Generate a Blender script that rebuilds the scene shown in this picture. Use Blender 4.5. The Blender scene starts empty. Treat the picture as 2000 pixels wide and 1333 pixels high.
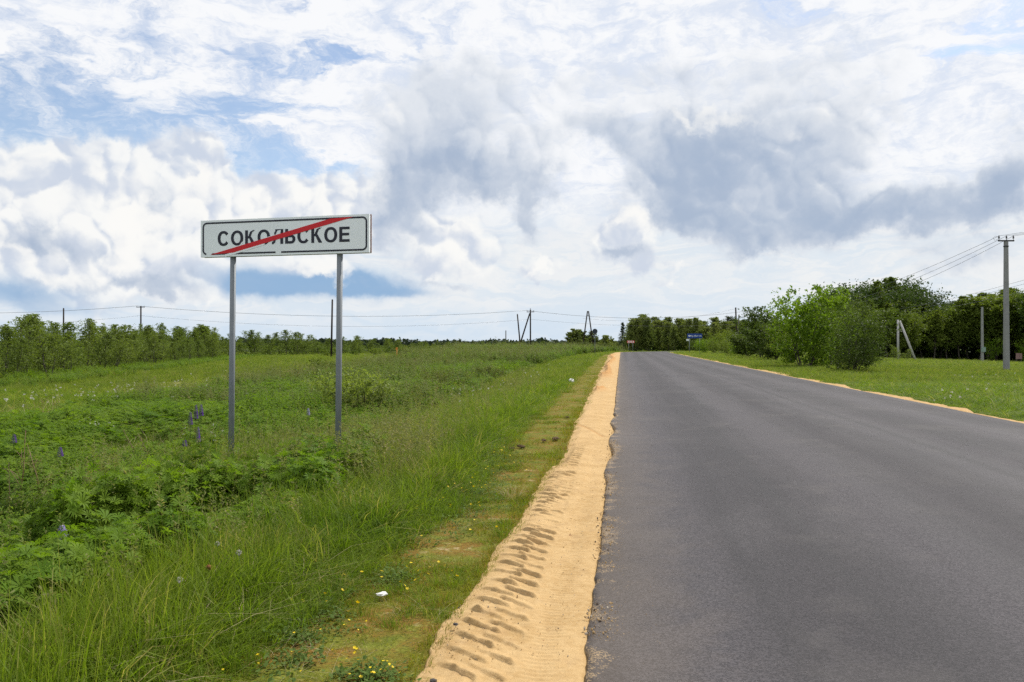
import bpy, bmesh, math, random
import numpy as np
from mathutils import Vector, Matrix, Euler, noise as mnoise

scene = bpy.context.scene
COL = scene.collection
R = math.radians
random.seed(7)
rng = np.random.default_rng(11)

# ---------------------------------------------------------------- camera
CAM_Z = 1.55
FPX = 1555.0            # focal length in pixels of the 2000 px wide photograph (28 mm)
HORIZON = 675.0
cam_data = bpy.data.cameras.new('camera')
cam_data.sensor_width = 36.0
cam_data.lens = FPX / 2000.0 * 36.0
cam_data.clip_start = 0.05
cam_data.clip_end = 6000.0
cam = bpy.data.objects.new('camera', cam_data)
COL.objects.link(cam)
cam.location = (0, 0, CAM_Z)
cam.rotation_euler = (R(90) + math.atan((HORIZON - 666.5) / FPX), 0, 0)
scene.camera = cam

# ---------------------------------------------------------------- view, exposure
scene.view_settings.view_transform = 'Standard'
scene.view_settings.look = 'None'
scene.view_settings.exposure = 0.0
scene.view_settings.gamma = 1.0
scene.view_settings.use_curve_mapping = False
scene.render.engine = 'CYCLES'
cy = scene.cycles
cy.max_bounces = 6
cy.diffuse_bounces = 2
cy.glossy_bounces = 2
cy.transmission_bounces = 4
cy.transparent_max_bounces = 6
cy.sample_clamp_indirect = 4.0
cy.use_denoising = False
cy.use_adaptive_sampling = True
cy.adaptive_threshold = 0.015
cy.adaptive_min_samples = 12

SUN_AZ = R(48)          # to the right of straight ahead
SUN_EL = R(52)

def at(px, py, Y):
    """point at distance Y (metres along the view axis) seen at a photograph pixel"""
    return Vector(((px - 1000.0) * Y / FPX, Y, CAM_Z - (py - HORIZON) * Y / FPX))

# ---------------------------------------------------------------- small node language
class NT:
    def __init__(self, tree):
        self.t = tree
        self.n = tree.nodes
        self.l = tree.links
    def new(self, kind, **kw):
        nd = self.n.new(kind)
        for k, v in kw.items():
            setattr(nd, k, v)
        return nd
    def put(self, sock, v):
        if v is None:
            return
        if hasattr(v, 'is_output'):
            self.l.new(v, sock)
        else:
            sock.default_value = v
    def math(self, op, a, b=None, c=None, clamp=False):
        nd = self.new('ShaderNodeMath', operation=op, use_clamp=clamp)
        for i, v in enumerate((a, b, c)):
            self.put(nd.inputs[i], v) if v is not None else None
        return nd.outputs[0]
    def add(self, a, b): return self.math('ADD', a, b)
    def sub(self, a, b): return self.math('SUBTRACT', a, b)
    def mul(self, a, b): return self.math('MULTIPLY', a, b)
    def vm(self, op, a, b=None, s=None):
        nd = self.new('ShaderNodeVectorMath', operation=op)
        self.put(nd.inputs[0], a)
        if b is not None: self.put(nd.inputs[1], b)
        if s is not None: self.put(nd.inputs['Scale'], s)
        return nd.outputs['Value'] if op in ('DOT_PRODUCT', 'LENGTH', 'DISTANCE') else nd.outputs[0]
    def comb(self, x=0.0, y=0.0, z=0.0):
        nd = self.new('ShaderNodeCombineXYZ')
        for i, v in enumerate((x, y, z)): self.put(nd.inputs[i], v)
        return nd.outputs[0]
    def sep(self, v):
        nd = self.new('ShaderNodeSeparateXYZ'); self.put(nd.inputs[0], v)
        return nd.outputs
    def noise(self, vec=None, scale=1.0, detail=4.0, rough=0.55, lac=2.0, dist=0.0, dims='3D', w=None, color=False, kind='FBM'):
        nd = self.new('ShaderNodeTexNoise', noise_dimensions=dims, noise_type=kind)
        nd.normalize = kind == 'FBM'
        if vec is not None: self.put(nd.inputs['Vector'], vec)
        self.put(nd.inputs['Scale'], scale); self.put(nd.inputs['Detail'], detail)
        self.put(nd.inputs['Roughness'], rough); self.put(nd.inputs['Lacunarity'], lac)
        self.put(nd.inputs['Distortion'], dist)
        return nd.outputs[1] if color else nd.outputs[0]
    def voro(self, vec, scale=1.0, smooth=None, feature='F1', rand=1.0, out=0, detail=0.0, rough=0.5):
        nd = self.new('ShaderNodeTexVoronoi', feature=feature)
        self.put(nd.inputs['Vector'], vec); self.put(nd.inputs['Scale'], scale)
        if 'Detail' in nd.inputs: self.put(nd.inputs['Detail'], detail); self.put(nd.inputs['Roughness'], rough)
        self.put(nd.inputs['Randomness'], rand)
        if smooth is not None: self.put(nd.inputs['Smoothness'], smooth)
        return nd.outputs[out]
    def ss(self, x, a, b, lo=0.0, hi=1.0):
        nd = self.new('ShaderNodeMapRange', interpolation_type='SMOOTHSTEP', clamp=True)
        self.put(nd.inputs[0], x); self.put(nd.inputs[1], a); self.put(nd.inputs[2], b)
        self.put(nd.inputs[3], lo); self.put(nd.inputs[4], hi)
        return nd.outputs[0]
    def lin(self, x, a, b, lo=0.0, hi=1.0):
        nd = self.new('ShaderNodeMapRange', interpolation_type='LINEAR', clamp=True)
        self.put(nd.inputs[0], x); self.put(nd.inputs[1], a); self.put(nd.inputs[2], b)
        self.put(nd.inputs[3], lo); self.put(nd.inputs[4], hi)
        return nd.outputs[0]
    def mix(self, f, a, b, mode='MIX'):
        nd = self.new('ShaderNodeMix', data_type='RGBA', blend_type=mode)
        self.put(nd.inputs[0], f)
        self.put(nd.inputs[6], (*a, 1.0) if isinstance(a, tuple) and len(a) == 3 else a)
        self.put(nd.inputs[7], (*b, 1.0) if isinstance(b, tuple) and len(b) == 3 else b)
        return nd.outputs[2]

def srgb(r, g, b):
    f = lambda c: (c / 12.92) if c <= 0.04045 else ((c + 0.055) / 1.055) ** 2.4
    return (f(r / 255.0), f(g / 255.0), f(b / 255.0))
# ---------------------------------------------------------------- sky
SKY_STRENGTH = 0.15
world = bpy.data.worlds.new('World')
scene.world = world
world.use_nodes = True
world.node_tree.nodes.clear()
world.cycles.sampling_method = 'MANUAL'
world.cycles.sample_map_resolution = 512

def build_sky():
    N = NT(world.node_tree)
    sky = N.new('ShaderNodeTexSky', sky_type='NISHITA')
    sky.sun_disc = False
    sky.sun_elevation = SUN_EL
    sky.sun_rotation = SUN_AZ
    sky.altitude = 150.0
    sky.air_density = 1.0
    sky.dust_density = 1.0
    sky.ozone_density = 1.0
    D = N.new('ShaderNodeTexCoord').outputs['Generated']
    D = N.vm('NORMALIZE', D)
    x, y, z = N.sep(D)
    az = N.math('ARCTAN2', x, y)
    el = N.math('ARCSINE', z)
    P = N.comb(az, el, 0.0)

    def pos(px, py):
        a = math.atan((px - 1000) / 1555.0)
        return a, math.atan((675 - py) / 1555.0 * math.cos(a))

    # turbulent displacement of the coordinates, so that no mass has a smooth outline
    def warp(amount, scale, detail, seed, rough=0.55, stretch=1.0):
        q = N.vm('ADD', N.vm('MULTIPLY', P, (1.0, stretch, 1.0)), (seed, seed * 0.37, 0.0))
        c = N.noise(q, scale, detail, rough, color=True, dims='2D')
        return N.vm('MULTIPLY', N.vm('SUBTRACT', c, (0.5, 0.5, 0.5)), (amount, amount, 0.0))
    w_big = warp(0.15, 8.0, 8.0, 3.1, 0.58)
    PW = N.vm('ADD', P, w_big)                              # cumulus
    w_soft = warp(0.10, 7.0, 5.0, 5.3, 0.55, 2.5)
    PG = N.vm('ADD', P, warp(0.10, 11.0, 8.0, 6.9, 0.60))    # grey masses
    PS = N.vm('ADD', P, w_soft)                             # smoother masses

    def field(Q, blobs):
        tot = None
        for (px, py, rx, ry, wt) in blobs:
            a, e = pos(px, py)
            d = N.vm('MULTIPLY', N.vm('SUBTRACT', Q, (a, e, 0.0)), (1555.0 / rx, 1555.0 / ry, 0.0))
            g = N.math('EXPONENT', N.mul(N.vm('DOT_PRODUCT', d, d), -1.0))
            if wt != 1.0:
                g = N.mul(g, wt)
            tot = g if tot is None else N.add(tot, g)
        return tot

    # billows: lit on the side towards the sun, shaded away from it
    def billow(off, scale, seed):
        q = N.vm('ADD', N.vm('ADD', P, N.vm('SCALE', w_big, s=0.30)), (seed + off[0], seed * 0.7 + off[1], 0.0))
        nd = N.new('ShaderNodeTexNoise', noise_dimensions='2D', noise_type='RIDGED_MULTIFRACTAL')
        nd.normalize = True
        N.put(nd.inputs['Vector'], q); nd.inputs['Scale'].default_value = scale; nd.inputs['Detail'].default_value = 4.0
        nd.inputs['Roughness'].default_value = 0.42; nd.inputs['Offset'].default_value = 0.9; nd.inputs['Gain'].default_value = 1.2
        return N.sub(1.0, nd.outputs[0])
    b0 = billow((0, 0), 22.0, 1.7)
    b1 = billow((0.005, 0.008), 22.0, 1.7)
    def swell(off):
        q = N.vm('ADD', N.vm('ADD', P, N.vm('SCALE', w_big, s=0.40)), (off[0] + 7.7, off[1] + 1.1, 0.0))
        return N.noise(q, 12.0, 4.0, 0.5, dims='2D')
    relief = N.add(N.mul(N.sub(b0, b1), 1.1), N.mul(N.sub(swell((0, 0)), swell((0.012, 0.020))), 3.6))    # > 0 : faces the sun
    fine = N.noise(N.vm('MULTIPLY', P, (1.0, 1.3, 1.0)), 34.0, 7.0, 0.60, dims='2D')
    fine0 = N.sub(fine, 0.5)

    WHITE = srgb(250, 251, 253)
    # --- 1: clear sky with a thin high veil
    base = N.vm('SCALE', sky.outputs[0], s=SKY_STRENGTH)
    qv = N.vm('ADD', P, w_soft)
    veil_n = N.noise(N.vm('MULTIPLY', qv, (1.0, 2.3, 1.0)), 11.0, 9.0, 0.66, dims='2D')
    holes = field(PS, [
        (90, 160, 150, 90, .62), (330, 130, 210, 80, .42), (230, 265, 330, 62, .95), (60, 310, 120, 36, .85),
        (400, 325, 210, 30, .95), (520, 205, 150, 36, .85), (640, 118, 120, 22, 1.05), (690, 335, 90, 22, .85),
        (320, 5, 90, 22, .6), (640, 2, 70, 14, .9), (930, 30, 110, 40, .40), (1560, -6, 190, 14, .45), (1965, 25, 80, 40, .8),
        (1930, 105, 100, 22, .9), (1180, 345, 60, 22, .5), (780, 75, 160, 30, .35)])
    veil = N.ss(N.add(N.mul(N.sub(veil_n, 0.5), 1.7), N.sub(0.86, N.mul(holes, 0.62))), 0.02, 0.66)
    veil = N.lin(veil, 0, 1, 0.12, 0.985)
    veil_col = N.mix(N.ss(N.add(veil_n, N.mul(fine0, 0.3)), 0.33, 0.60), srgb(222, 230, 244), WHITE)
    col = N.mix(veil, base, veil_col)
    # --- 2: pale layered air towards the horizon
    streak = N.noise(N.vm('MULTIPLY', PS, (0.8, 7.0, 1.0)), 8.0, 6.0, 0.6, dims='2D')
    low_col = N.mix(N.ss(streak, 0.34, 0.66), srgb(221, 231, 240), srgb(239, 241, 242))
    low = N.ss(el, 0.215, 0.11)
    col = N.mix(N.mul(low, 0.93), col, low_col)
    hz = N.ss(el, 0.070, 0.0)
    col = N.mix(N.mul(hz, 0.55), col, srgb(198, 219, 240))
    # --- 3: white cumulus bodies
    w1 = field(PW, [
        (40, 420, 130, 100, 1.0), (150, 380, 130, 85, 1.0), (250, 440, 120, 110, 1.1), (380, 400, 75, 110, 1.0),
        (385, 335, 42, 46, 1.0), (560, 395, 190, 62, 1.0), (690, 410, 90, 70, .9), (60, 520, 150, 46, .9),
        (240, 510, 120, 42, .8), (870, 490, 90, 66, 1.0), (600, 525, 90, 30, .9), (1235, 475, 58, 48, 1.0),
        (1060, 530, 52, 22, .8), (365, 588, 60, 20, .5), (1310, 545, 40, 12, .6), (1430, 470, 60, 40, .5)])
    m1 = N.ss(N.add(w1, N.mul(fine0, 0.40)), 0.26, 0.74)
    body = N.mix(N.ss(relief, -0.80, 0.50), srgb(206, 215, 230), srgb(250, 250, 248))
    col = N.mix(N.mul(m1, 0.95), col, body)
    # --- 4: grey undersides of the great central masses
    g1 = field(PG, [
        (860, 150, 120, 60, .40), (860, 220, 130, 80, .55), (860, 300, 130, 80, .75), (830, 360, 90, 66, .85), (940, 320, 110, 52, .80), (1045, 340, 62, 46, .95),
        (780, 425, 62, 46, .80), (1040, 420, 36, 46, 1.0), (760, 370, 40, 50, .5), (1150, 180, 260, 70, .36), (1420, 150, 300, 60, .36), (1620, 190, 150, 90, .40),
        (1330, 285, 110, 50, .62), (1480, 275, 180, 50, .62), (1320, 345, 90, 66, .95), (1440, 350, 150, 70, .95), (1590, 320, 110, 76, .70),
        (1345, 430, 62, 48, 1.0), (1480, 440, 110, 56, 1.0), (1510, 492, 70, 22, .8), (1620, 445, 90, 36, .75), (1740, 430, 110, 36, .85), (1860, 400, 120, 42, .90),
        (1960, 385, 60, 50, .75), (1995, 300, 40, 60, .5), (1870, 500, 80, 26, .55), (1215, 508, 50, 20, .9), (1200, 265, 110, 30, .45), (1130, 255, 60, 30, .4),
        (150, 470, 110, 34, .50), (310, 400, 42, 60, .65), (330, 540, 90, 28, .75), (60, 470, 70, 30, .4), (270, 555, 80, 18, .7), (70, 555, 90, 20, .7),
        (770, 470, 60, 36, .45), (850, 552, 90, 16, .7), (350, 580, 22, 14, .9)])
    gm = N.add(g1, N.add(N.mul(fine0, 0.36), N.mul(relief, -0.12)))
    m2 = N.ss(gm, 0.16, 0.92)
    lump = N.noise(N.vm('ADD', N.vm('MULTIPLY', PG, (1.0, 1.25, 1.0)), (4.4, 2.2, 0.0)), 13.0, 6.0, 0.55, dims='2D')
    low_side = N.ss(el, 0.30, 0.14, 0.0, 0.35)
    deep = N.ss(N.add(N.add(N.mul(g1, 0.62), low_side), N.add(N.mul(N.sub(lump, 0.5), 1.05), N.mul(relief, -0.24))), 0.08, 1.60)
    grey = N.mix(deep, srgb(226, 231, 238), srgb(164, 181, 205))
    col = N.mix(N.mul(m2, 0.93), col, grey)
    # --- 5: flat blue shaded bases low on the left
    b2 = field(N.vm('ADD', P, N.vm('SCALE', w_big, s=0.35)), [(560, 560, 150, 26, 1.0), (700, 553, 120, 26, .9), (470, 545, 60, 36, .6), (30, 572, 110, 30, .9), (800, 574, 90, 12, .6), (180, 602, 120, 10, .35)])
    m3 = N.ss(N.add(b2, N.mul(fine0, 0.15)), 0.02, 1.15)
    col = N.mix(N.mul(m3, 0.86), col, N.mix(N.ss(b2, 0.4, 1.0), srgb(176, 200, 226), srgb(132, 172, 212)))
    # --- 6: bright sunlit heads in front
    w2 = field(PW, [
        (1320, 224, 90, 14, .40), (1380, 217, 80, 14, .40), (1455, 206, 54, 15, .42), (1570, 220, 60, 24, .45), (1560, 98, 40, 16, .45), (250, 400, 34, 60, .9), (290, 470, 40, 36, .9),
        (385, 380, 30, 50, .9), (380, 325, 26, 26, .8), (110, 330, 90, 22, .7), (40, 520, 70, 18, .8), (240, 515, 60, 16, .9), (590, 522, 70, 14, .8), (640, 538, 60, 12, .6),
        (880, 470, 44, 30, .9), (900, 520, 50, 26, .8), (1235, 452, 32, 24, 1.0), (1045, 537, 32, 12, .9), (560, 385, 150, 24, .7), (780, 215, 20, 50, .5), (1430, 425, 30, 26, .5)])
    m4 = N.ss(N.add(w2, N.add(N.mul(fine0, 0.40), N.mul(relief, 0.24))), 0.22, 1.15)
    col = N.mix(N.mul(m4, 0.92), col, srgb(252, 251, 248))
    # --- below the horizon: plain land tone
    col = N.mix(N.ss(z, -0.002, -0.03), col, (0.10, 0.13, 0.07))
    bg = N.new('ShaderNodeBackground')
    N.put(bg.inputs[0], col)
    bg.inputs[1].default_value = 1.0
    out = N.new('ShaderNodeOutputWorld')
    N.l.new(bg.outputs[0], out.inputs[0])
build_sky()

sun_data = bpy.data.lights.new('sun', 'SUN')
sun_data.energy = 5.0
sun_data.angle = R(0.53)
sun_data.color = (1.0, 0.955, 0.88)
sun = bpy.data.objects.new('sun', sun_data)
COL.objects.link(sun)
_sd = Vector((math.sin(SUN_AZ) * math.cos(SUN_EL), math.cos(SUN_AZ) * math.cos(SUN_EL), math.sin(SUN_EL)))
sun.rotation_euler = _sd.to_track_quat('Z', 'Y').to_euler()
sun.location = _sd * 50
# ---------------------------------------------------------------- helpers: objects
def tag(o, label=None, cat=None, group=None, kind=None):
    if label: o['label'] = label
    if cat: o['category'] = cat
    if group: o['group'] = group
    if kind: o['kind'] = kind
    return o

def empty(name, loc=(0, 0, 0), rz=0.0):
    o = bpy.data.objects.new(name, None)
    COL.objects.link(o)
    o.location = loc
    o.rotation_euler = (0, 0, rz)
    o.empty_display_size = 0.2
    return o

def mesh_np(name, verts, faces, mat=None, smooth=True):
    """verts (n,3), faces: array (m,3) or (m,4), or a list of index lists"""
    me = bpy.data.meshes.new(name)
    verts = np.asarray(verts, dtype=np.float32)
    if isinstance(faces, np.ndarray):
        k = faces.shape[1]
        m = faces.shape[0]
        me.vertices.add(len(verts)); me.vertices.foreach_set('co', verts.ravel())
        me.loops.add(m * k); me.loops.foreach_set('vertex_index', faces.astype(np.int32).ravel())
        me.polygons.add(m)
        me.polygons.foreach_set('loop_start', np.arange(0, m * k, k, dtype=np.int32))
        me.polygons.foreach_set('loop_total', np.full(m, k, dtype=np.int32))
    else:
        me.from_pydata([tuple(v) for v in verts], [], [tuple(f) for f in faces])
    me.update(calc_edges=True)
    if smooth:
        me.polygons.foreach_set('use_smooth', np.ones(len(me.polygons), dtype=bool))
    if mat: me.materials.append(mat)
    return me

def obj(name, me, parent=None, loc=None, rot=None):
    o = bpy.data.objects.new(name, me)
    COL.objects.link(o)
    if parent: o.parent = parent
    if loc is not None: o.location = loc
    if rot is not None: o.rotation_euler = rot
    return o

def attr(me, name, data, domain='POINT'):
    a = me.attributes.new(name, 'FLOAT', domain)
    a.data.foreach_set('value', np.asarray(data, dtype=np.float32).ravel())

class MB:
    """collects simple shapes; build() links them as one mesh object"""
    def __init__(self): self.v = []; self.f = []
    def add(self, vs, fs):
        n = len(self.v)
        self.v += [tuple(p) for p in vs]
        self.f += [tuple(i + n for i in f) for f in fs]
        return self
    def box(self, c, s, M=None):
        x, y, z = (k * 0.5 for k in s)
        vs = [Vector((sx * x, sy * y, sz * z)) for sx in (-1, 1) for sy in (-1, 1) for sz in (-1, 1)]
        if M is not None: vs = [M @ v for v in vs]
        vs = [v + Vector(c) for v in vs]
        return self.add(vs, [(0, 1, 3, 2), (4, 6, 7, 5), (0, 4, 5, 1), (2, 3, 7, 6), (0, 2, 6, 4), (1, 5, 7, 3)])
    def tube(self, pts, rad, n=8, cap=True):
        pts = [Vector(p) for p in pts]
        rad = rad if isinstance(rad, (list, tuple)) else [rad] * len(pts)
        rings = []
        for i, p in enumerate(pts):
            d = (pts[min(i + 1, len(pts) - 1)] - pts[max(i - 1, 0)]).normalized()
            u = d.orthogonal().normalized() if i == 0 else (u - d * u.dot(d)).normalized()
            w = d.cross(u)
            rings.append([p + (u * math.cos(2 * math.pi * k / n) + w * math.sin(2 * math.pi * k / n)) * rad[i] for k in range(n)])
        vs = [v for r in rings for v in r]
        fs = [(i * n + k, i * n + (k + 1) % n, (i + 1) * n + (k + 1) % n, (i + 1) * n + k) for i in range(len(pts) - 1) for k in range(n)]
        if cap:
            fs.append(tuple(range(n))[::-1]); fs.append(tuple((len(pts) - 1) * n + k for k in range(n)))
        return self.add(vs, fs)
    def poly(self, pts2, frame, depth=0.002):
        """flat outline (u,v) raised by depth from frame(u,v,w)"""
        n = len(pts2)
        vs = [frame(u, v, 0.0) for u, v in pts2] + [frame(u, v, depth) for u, v in pts2]
        fs = [tuple(range(n, 2 * n))] + [(k, (k + 1) % n, n + (k + 1) % n, n + k) for k in range(n)]
        return self.add(vs, fs)
    def strip(self, a, b, frame, depth=0.002):
        """a band between two polylines of equal length"""
        n = len(a)
        vs = [frame(u, v, depth) for u, v in a] + [frame(u, v, depth) for u, v in b] + [frame(u, v, 0) for u, v in a] + [frame(u, v, 0) for u, v in b]
        fs = []
        for k in range(n - 1):
            fs += [(k, k + 1, n + k + 1, n + k), (2 * n + k, 2 * n + k + 1, k + 1, k), (n + k, n + k + 1, 3 * n + k + 1, 3 * n + k)]
        fs += [(0, n, 3 * n, 2 * n), (n - 1, 2 * n - 1, 4 * n - 1, 3 * n - 1)]
        return self.add(vs, fs)
    def mesh(self, name, mat=None, smooth=False):
        me = bpy.data.meshes.new(name)
        me.from_pydata(self.v, [], self.f)
        bm = bmesh.new(); bm.from_mesh(me)
        bmesh.ops.recalc_face_normals(bm, faces=bm.faces)
        bm.to_mesh(me); bm.free()
        if mat: me.materials.append(mat)
        if smooth:
            me.polygons.foreach_set('use_smooth', np.ones(len(me.polygons), dtype=bool))
        return me
    def build(self, name, mat=None, parent=None, smooth=False):
        return obj(name, self.mesh(name, mat, smooth), parent)

# ---------------------------------------------------------------- helpers: noise in numpy
def _hash(ix, iy, seed):
    h = (ix.astype(np.int64) * 374761393 + iy.astype(np.int64) * 668265263 + seed * 974711) & 0x7fffffff
    h = ((h ^ (h >> 13)) * 1274126177) & 0x7fffffff
    return ((h ^ (h >> 16)) & 0xffff) / 65535.0
def vnoise(x, y, seed=0):
    x = np.asarray(x, float); y = np.asarray(y, float)
    ix = np.floor(x); iy = np.floor(y); fx = x - ix; fy = y - iy
    fx = fx * fx * (3 - 2 * fx); fy = fy * fy * (3 - 2 * fy)
    a = _hash(ix, iy, seed); b = _hash(ix + 1, iy, seed); c = _hash(ix, iy + 1, seed); d = _hash(ix + 1, iy + 1, seed)
    return (a * (1 - fx) + b * fx) * (1 - fy) + (c * (1 - fx) + d * fx) * fy
def fbm(x, y, octaves=4, seed=0, gain=0.5):
    t = 0; amp = 1; s = 0
    for o in range(octaves):
        t = t + amp * vnoise(x * 2 ** o + 13.7 * o, y * 2 ** o - 7.1 * o, seed + o); s += amp; amp *= gain
    return t / s - 0.5
def sstep(a, b, x):
    t = np.clip((np.asarray(x, float) - a) / (b - a), 0, 1)
    return t * t * (3 - 2 * t)

# ---------------------------------------------------------------- the road's course
TH = math.atan(0.145)
Y_TURN = 168.0
R_TURN = 42.0
def _course():
    pts = []
    for Y in np.arange(-14, Y_TURN, 3.0):
        pts.append((0.145 * Y + 3.68, Y, TH, 0.99 * (3.85 + 0.008 * max(Y, 0))))
    cx = 0.145 * Y_TURN + 3.68 + R_TURN * math.cos(TH); cy_ = Y_TURN - R_TURN * math.sin(TH)
    hw0 = 0.99 * (3.85 + 0.008 * Y_TURN)
    for ph in np.linspace(0, R(78), 34):
        a = TH + ph
        pts.append((cx - R_TURN * math.cos(a), cy_ + R_TURN * math.sin(a), a, hw0))
    x, y, a, hw = pts[-1]
    for k in range(1, 40):
        pts.append((x + math.sin(a) * 4 * k, y + math.cos(a) * 4 * k, a, hw0))
    return np.array(pts)
COURSE = _course()
def lateral(X, Y):
    """signed distance from the centre line (right positive) and the half width there"""
    X = np.asarray(X, float); Y = np.asarray(Y, float)
    lat = (X - 0.145 * Y - 3.68) * math.cos(TH)
    hw = 0.99 * (3.85 + 0.008 * np.clip(Y, 0, Y_TURN))
    far = Y > 120
    if np.any(far):
        xf = X[far]; yf = Y[far]
        seg = COURSE[COURSE[:, 1] > 100]
        best = np.full(xf.shape, 1e18); bl = np.zeros(xf.shape)
        for (px, py, a, h) in seg:
            dx = xf - px; dy = yf - py
            d = dx * dx + dy * dy
            m = d < best
            best = np.where(m, d, best)
            side = dx * math.cos(a) - dy * math.sin(a)
            bl = np.where(m, np.sign(side) * np.sqrt(d), bl)
        lat = lat.copy(); lat[far] = bl
    return lat, hw
def dL_dR(X, Y):
    lat, hw = lateral(X, Y)
    return -lat - hw, lat - hw
def XLedge(Y): return 0.137 * np.asarray(Y, float) - 0.17
def sand_w(Y):
    return np.interp(Y, [0, 3, 4.8, 7, 10.7, 14.6, 28, 60, 120, 165, 190], [.80, .78, .76, .74, .66, .74, .86, 1.15, 1.8, 1.2, .5])
def moss_w(Y):
    return np.interp(Y, [0, 3.7, 5.3, 7.4, 12.4, 25, 96, 165], [.92, .90, .86, .70, .95, .95, 1.3, .9])

def terrain(X, Y):
    X = np.asarray(X, float); Y = np.asarray(Y, float)
    dl, dr = dL_dR(X, Y)
    z = -0.36 * sstep(1.75, 5.2, dl) - 0.16 * np.exp(-((dl - 5.6) / 0.9) ** 2) * sstep(40, 20, Y)
    z = z - 1.5 * sstep(2.0, 70.0, dr) * sstep(230, 190, Y)
    amp = sstep(1.2, 4.0, np.maximum(dl, dr - 0.4))
    z = z + amp * (0.16 * fbm(X * 0.35, Y * 0.35, 3, 5) + 0.05 * fbm(X * 1.8, Y * 1.8, 2, 9))
    inside = np.maximum(dl, dr)
    z = np.where(inside < 0.6, z - 0.12 * sstep(0.55, -0.3, inside), z)
    # the hollow between the two lupine beds
    hx, hy = X + 3.25, Y - 6.75
    along = hx * 0.50 + hy * 0.866; across = hx * 0.866 - hy * 0.50
    z = z - 0.22 * np.exp(-(across / 0.26) ** 2) * np.exp(-(along / 1.3) ** 4)
    far = sstep(300, 900, Y)
    return z * (1 - far) + far * (-1.2)
def tz(x, y):
    return float(terrain(np.array([x]), np.array([y]))[0])

# ---------------------------------------------------------------- materials of the ground
def new_mat(name):
    m = bpy.data.materials.new(name)
    m.use_nodes = True
    m.node_tree.nodes.clear()
    return m, NT(m.node_tree)
def finish(N, surf, disp=None):
    out = N.new('ShaderNodeOutputMaterial')
    N.l.new(surf, out.inputs[0])
def principled(N, col, rough=0.8, spec=0.3, metal=0.0, normal=None, **kw):
    b = N.new('ShaderNodeBsdfPrincipled')
    N.put(b.inputs['Base Color'], (*col, 1.0) if isinstance(col, tuple) and len(col) == 3 else col)
    N.put(b.inputs['Roughness'], rough); N.put(b.inputs['Metallic'], metal)
    N.put(b.inputs['Specular IOR Level'], spec)
    if normal is not None: N.put(b.inputs['Normal'], normal)
    for k, v in kw.items(): N.put(b.inputs[k], v)
    return b.outputs[0]
def bump(N, h, strength=0.5, dist=0.01):
    b = N.new('ShaderNodeBump')
    N.put(b.inputs['Strength'], strength); N.put(b.inputs['Distance'], dist); N.put(b.inputs['Height'], h)
    return b.outputs[0]
def attrib(N, name, kind='GEOMETRY'):
    a = N.new('ShaderNodeAttribute', attribute_name=name, attribute_type=kind)
    return a.outputs['Fac']
def position(N): return N.new('ShaderNodeNewGeometry').outputs['Position']
def plain_mat(name, col, rough=0.6, spec=0.3, metal=0.0, var=0.12, scale=6.0, bumpd=0.0):
    """a paint or metal with a little dirt and unevenness"""
    m, N = new_mat(name)
    oc = N.new('ShaderNodeTexCoord').outputs['Object']
    n = N.noise(oc, scale, 5, 0.6)
    n2 = N.noise(oc, scale * 9, 3, 0.6)
    dark = tuple(c * (1 - 2.2 * var) for c in col)
    c = N.mix(N.ss(N.add(N.mul(n, 0.75), N.mul(n2, 0.25)), 0.30, 0.62), dark, col)
    nm = bump(N, n2, 0.4, bumpd) if bumpd else None
    finish(N, principled(N, c, N.lin(n, 0.3, 0.7, rough * 0.85, min(1, rough * 1.15)), spec, metal, nm))
    return m

def ground_mat():
    m, N = new_mat('soil_and_turf')
    P = position(N)
    moss = attrib(N, 'moss'); dry = attrib(N, 'dry'); bare = attrib(N, 'bare')
    n1 = N.noise(P, 0.5, 5, 0.6); n2 = N.noise(P, 7.0, 5, 0.65); n3 = N.noise(P, 60.0, 4, 0.7); n4 = N.noise(P, 2.2, 5, 0.65)
    turf = N.mix(N.ss(n2, 0.35, 0.65), (0.036, 0.060, 0.012), (0.080, 0.115, 0.022))
    turf = N.mix(N.ss(n1, 0.45, 0.65), turf, (0.085, 0.115, 0.025))
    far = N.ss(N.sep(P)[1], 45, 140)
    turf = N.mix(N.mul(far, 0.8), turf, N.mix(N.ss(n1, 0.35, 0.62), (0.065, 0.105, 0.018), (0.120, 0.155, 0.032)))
    dryc = N.mix(N.ss(n2, 0.35, 0.65), (0.13, 0.145, 0.035), (0.30, 0.25, 0.10))
    c = N.mix(N.mul(dry, 0.85), turf, dryc)
    # moss carpet: yellow-green and rust-brown, with bare sand showing
    mc = N.mix(N.ss(n4, 0.38, 0.60), (0.105, 0.125, 0.014), (0.19, 0.105, 0.022))
    mc = N.mix(N.ss(n2, 0.44, 0.66), mc, (0.155, 0.170, 0.022))
    mc = N.mix(N.ss(N.add(N.mul(n4, 0.6), N.mul(n2, 0.4)), 0.575, 0.64), mc, (0.36, 0.26, 0.14))
    mc = N.mix(N.ss(n3, 0.48, 0.66), mc, (0.055, 0.058, 0.012))
    mc = N.mix(N.ss(N.noise(P, 28.0, 4, 0.7), 0.56, 0.68), mc, (0.21, 0.19, 0.045))
    mc = N.mix(N.ss(N.noise(P, 120.0, 2, 0.7), 0.66, 0.74), mc, (0.34, 0.27, 0.17))
    c = N.mix(moss, c, mc)
    sandc = N.mix(N.ss(n3, 0.35, 0.65), (0.33, 0.23, 0.11), (0.45, 0.32, 0.16))
    c = N.mix(bare, c, sandc)
    nm = bump(N, N.add(n2, N.mul(n3, 0.6)), 0.8, 0.02)
    finish(N, principled(N, c, 0.95, 0.1, normal=nm))
    return m

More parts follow.
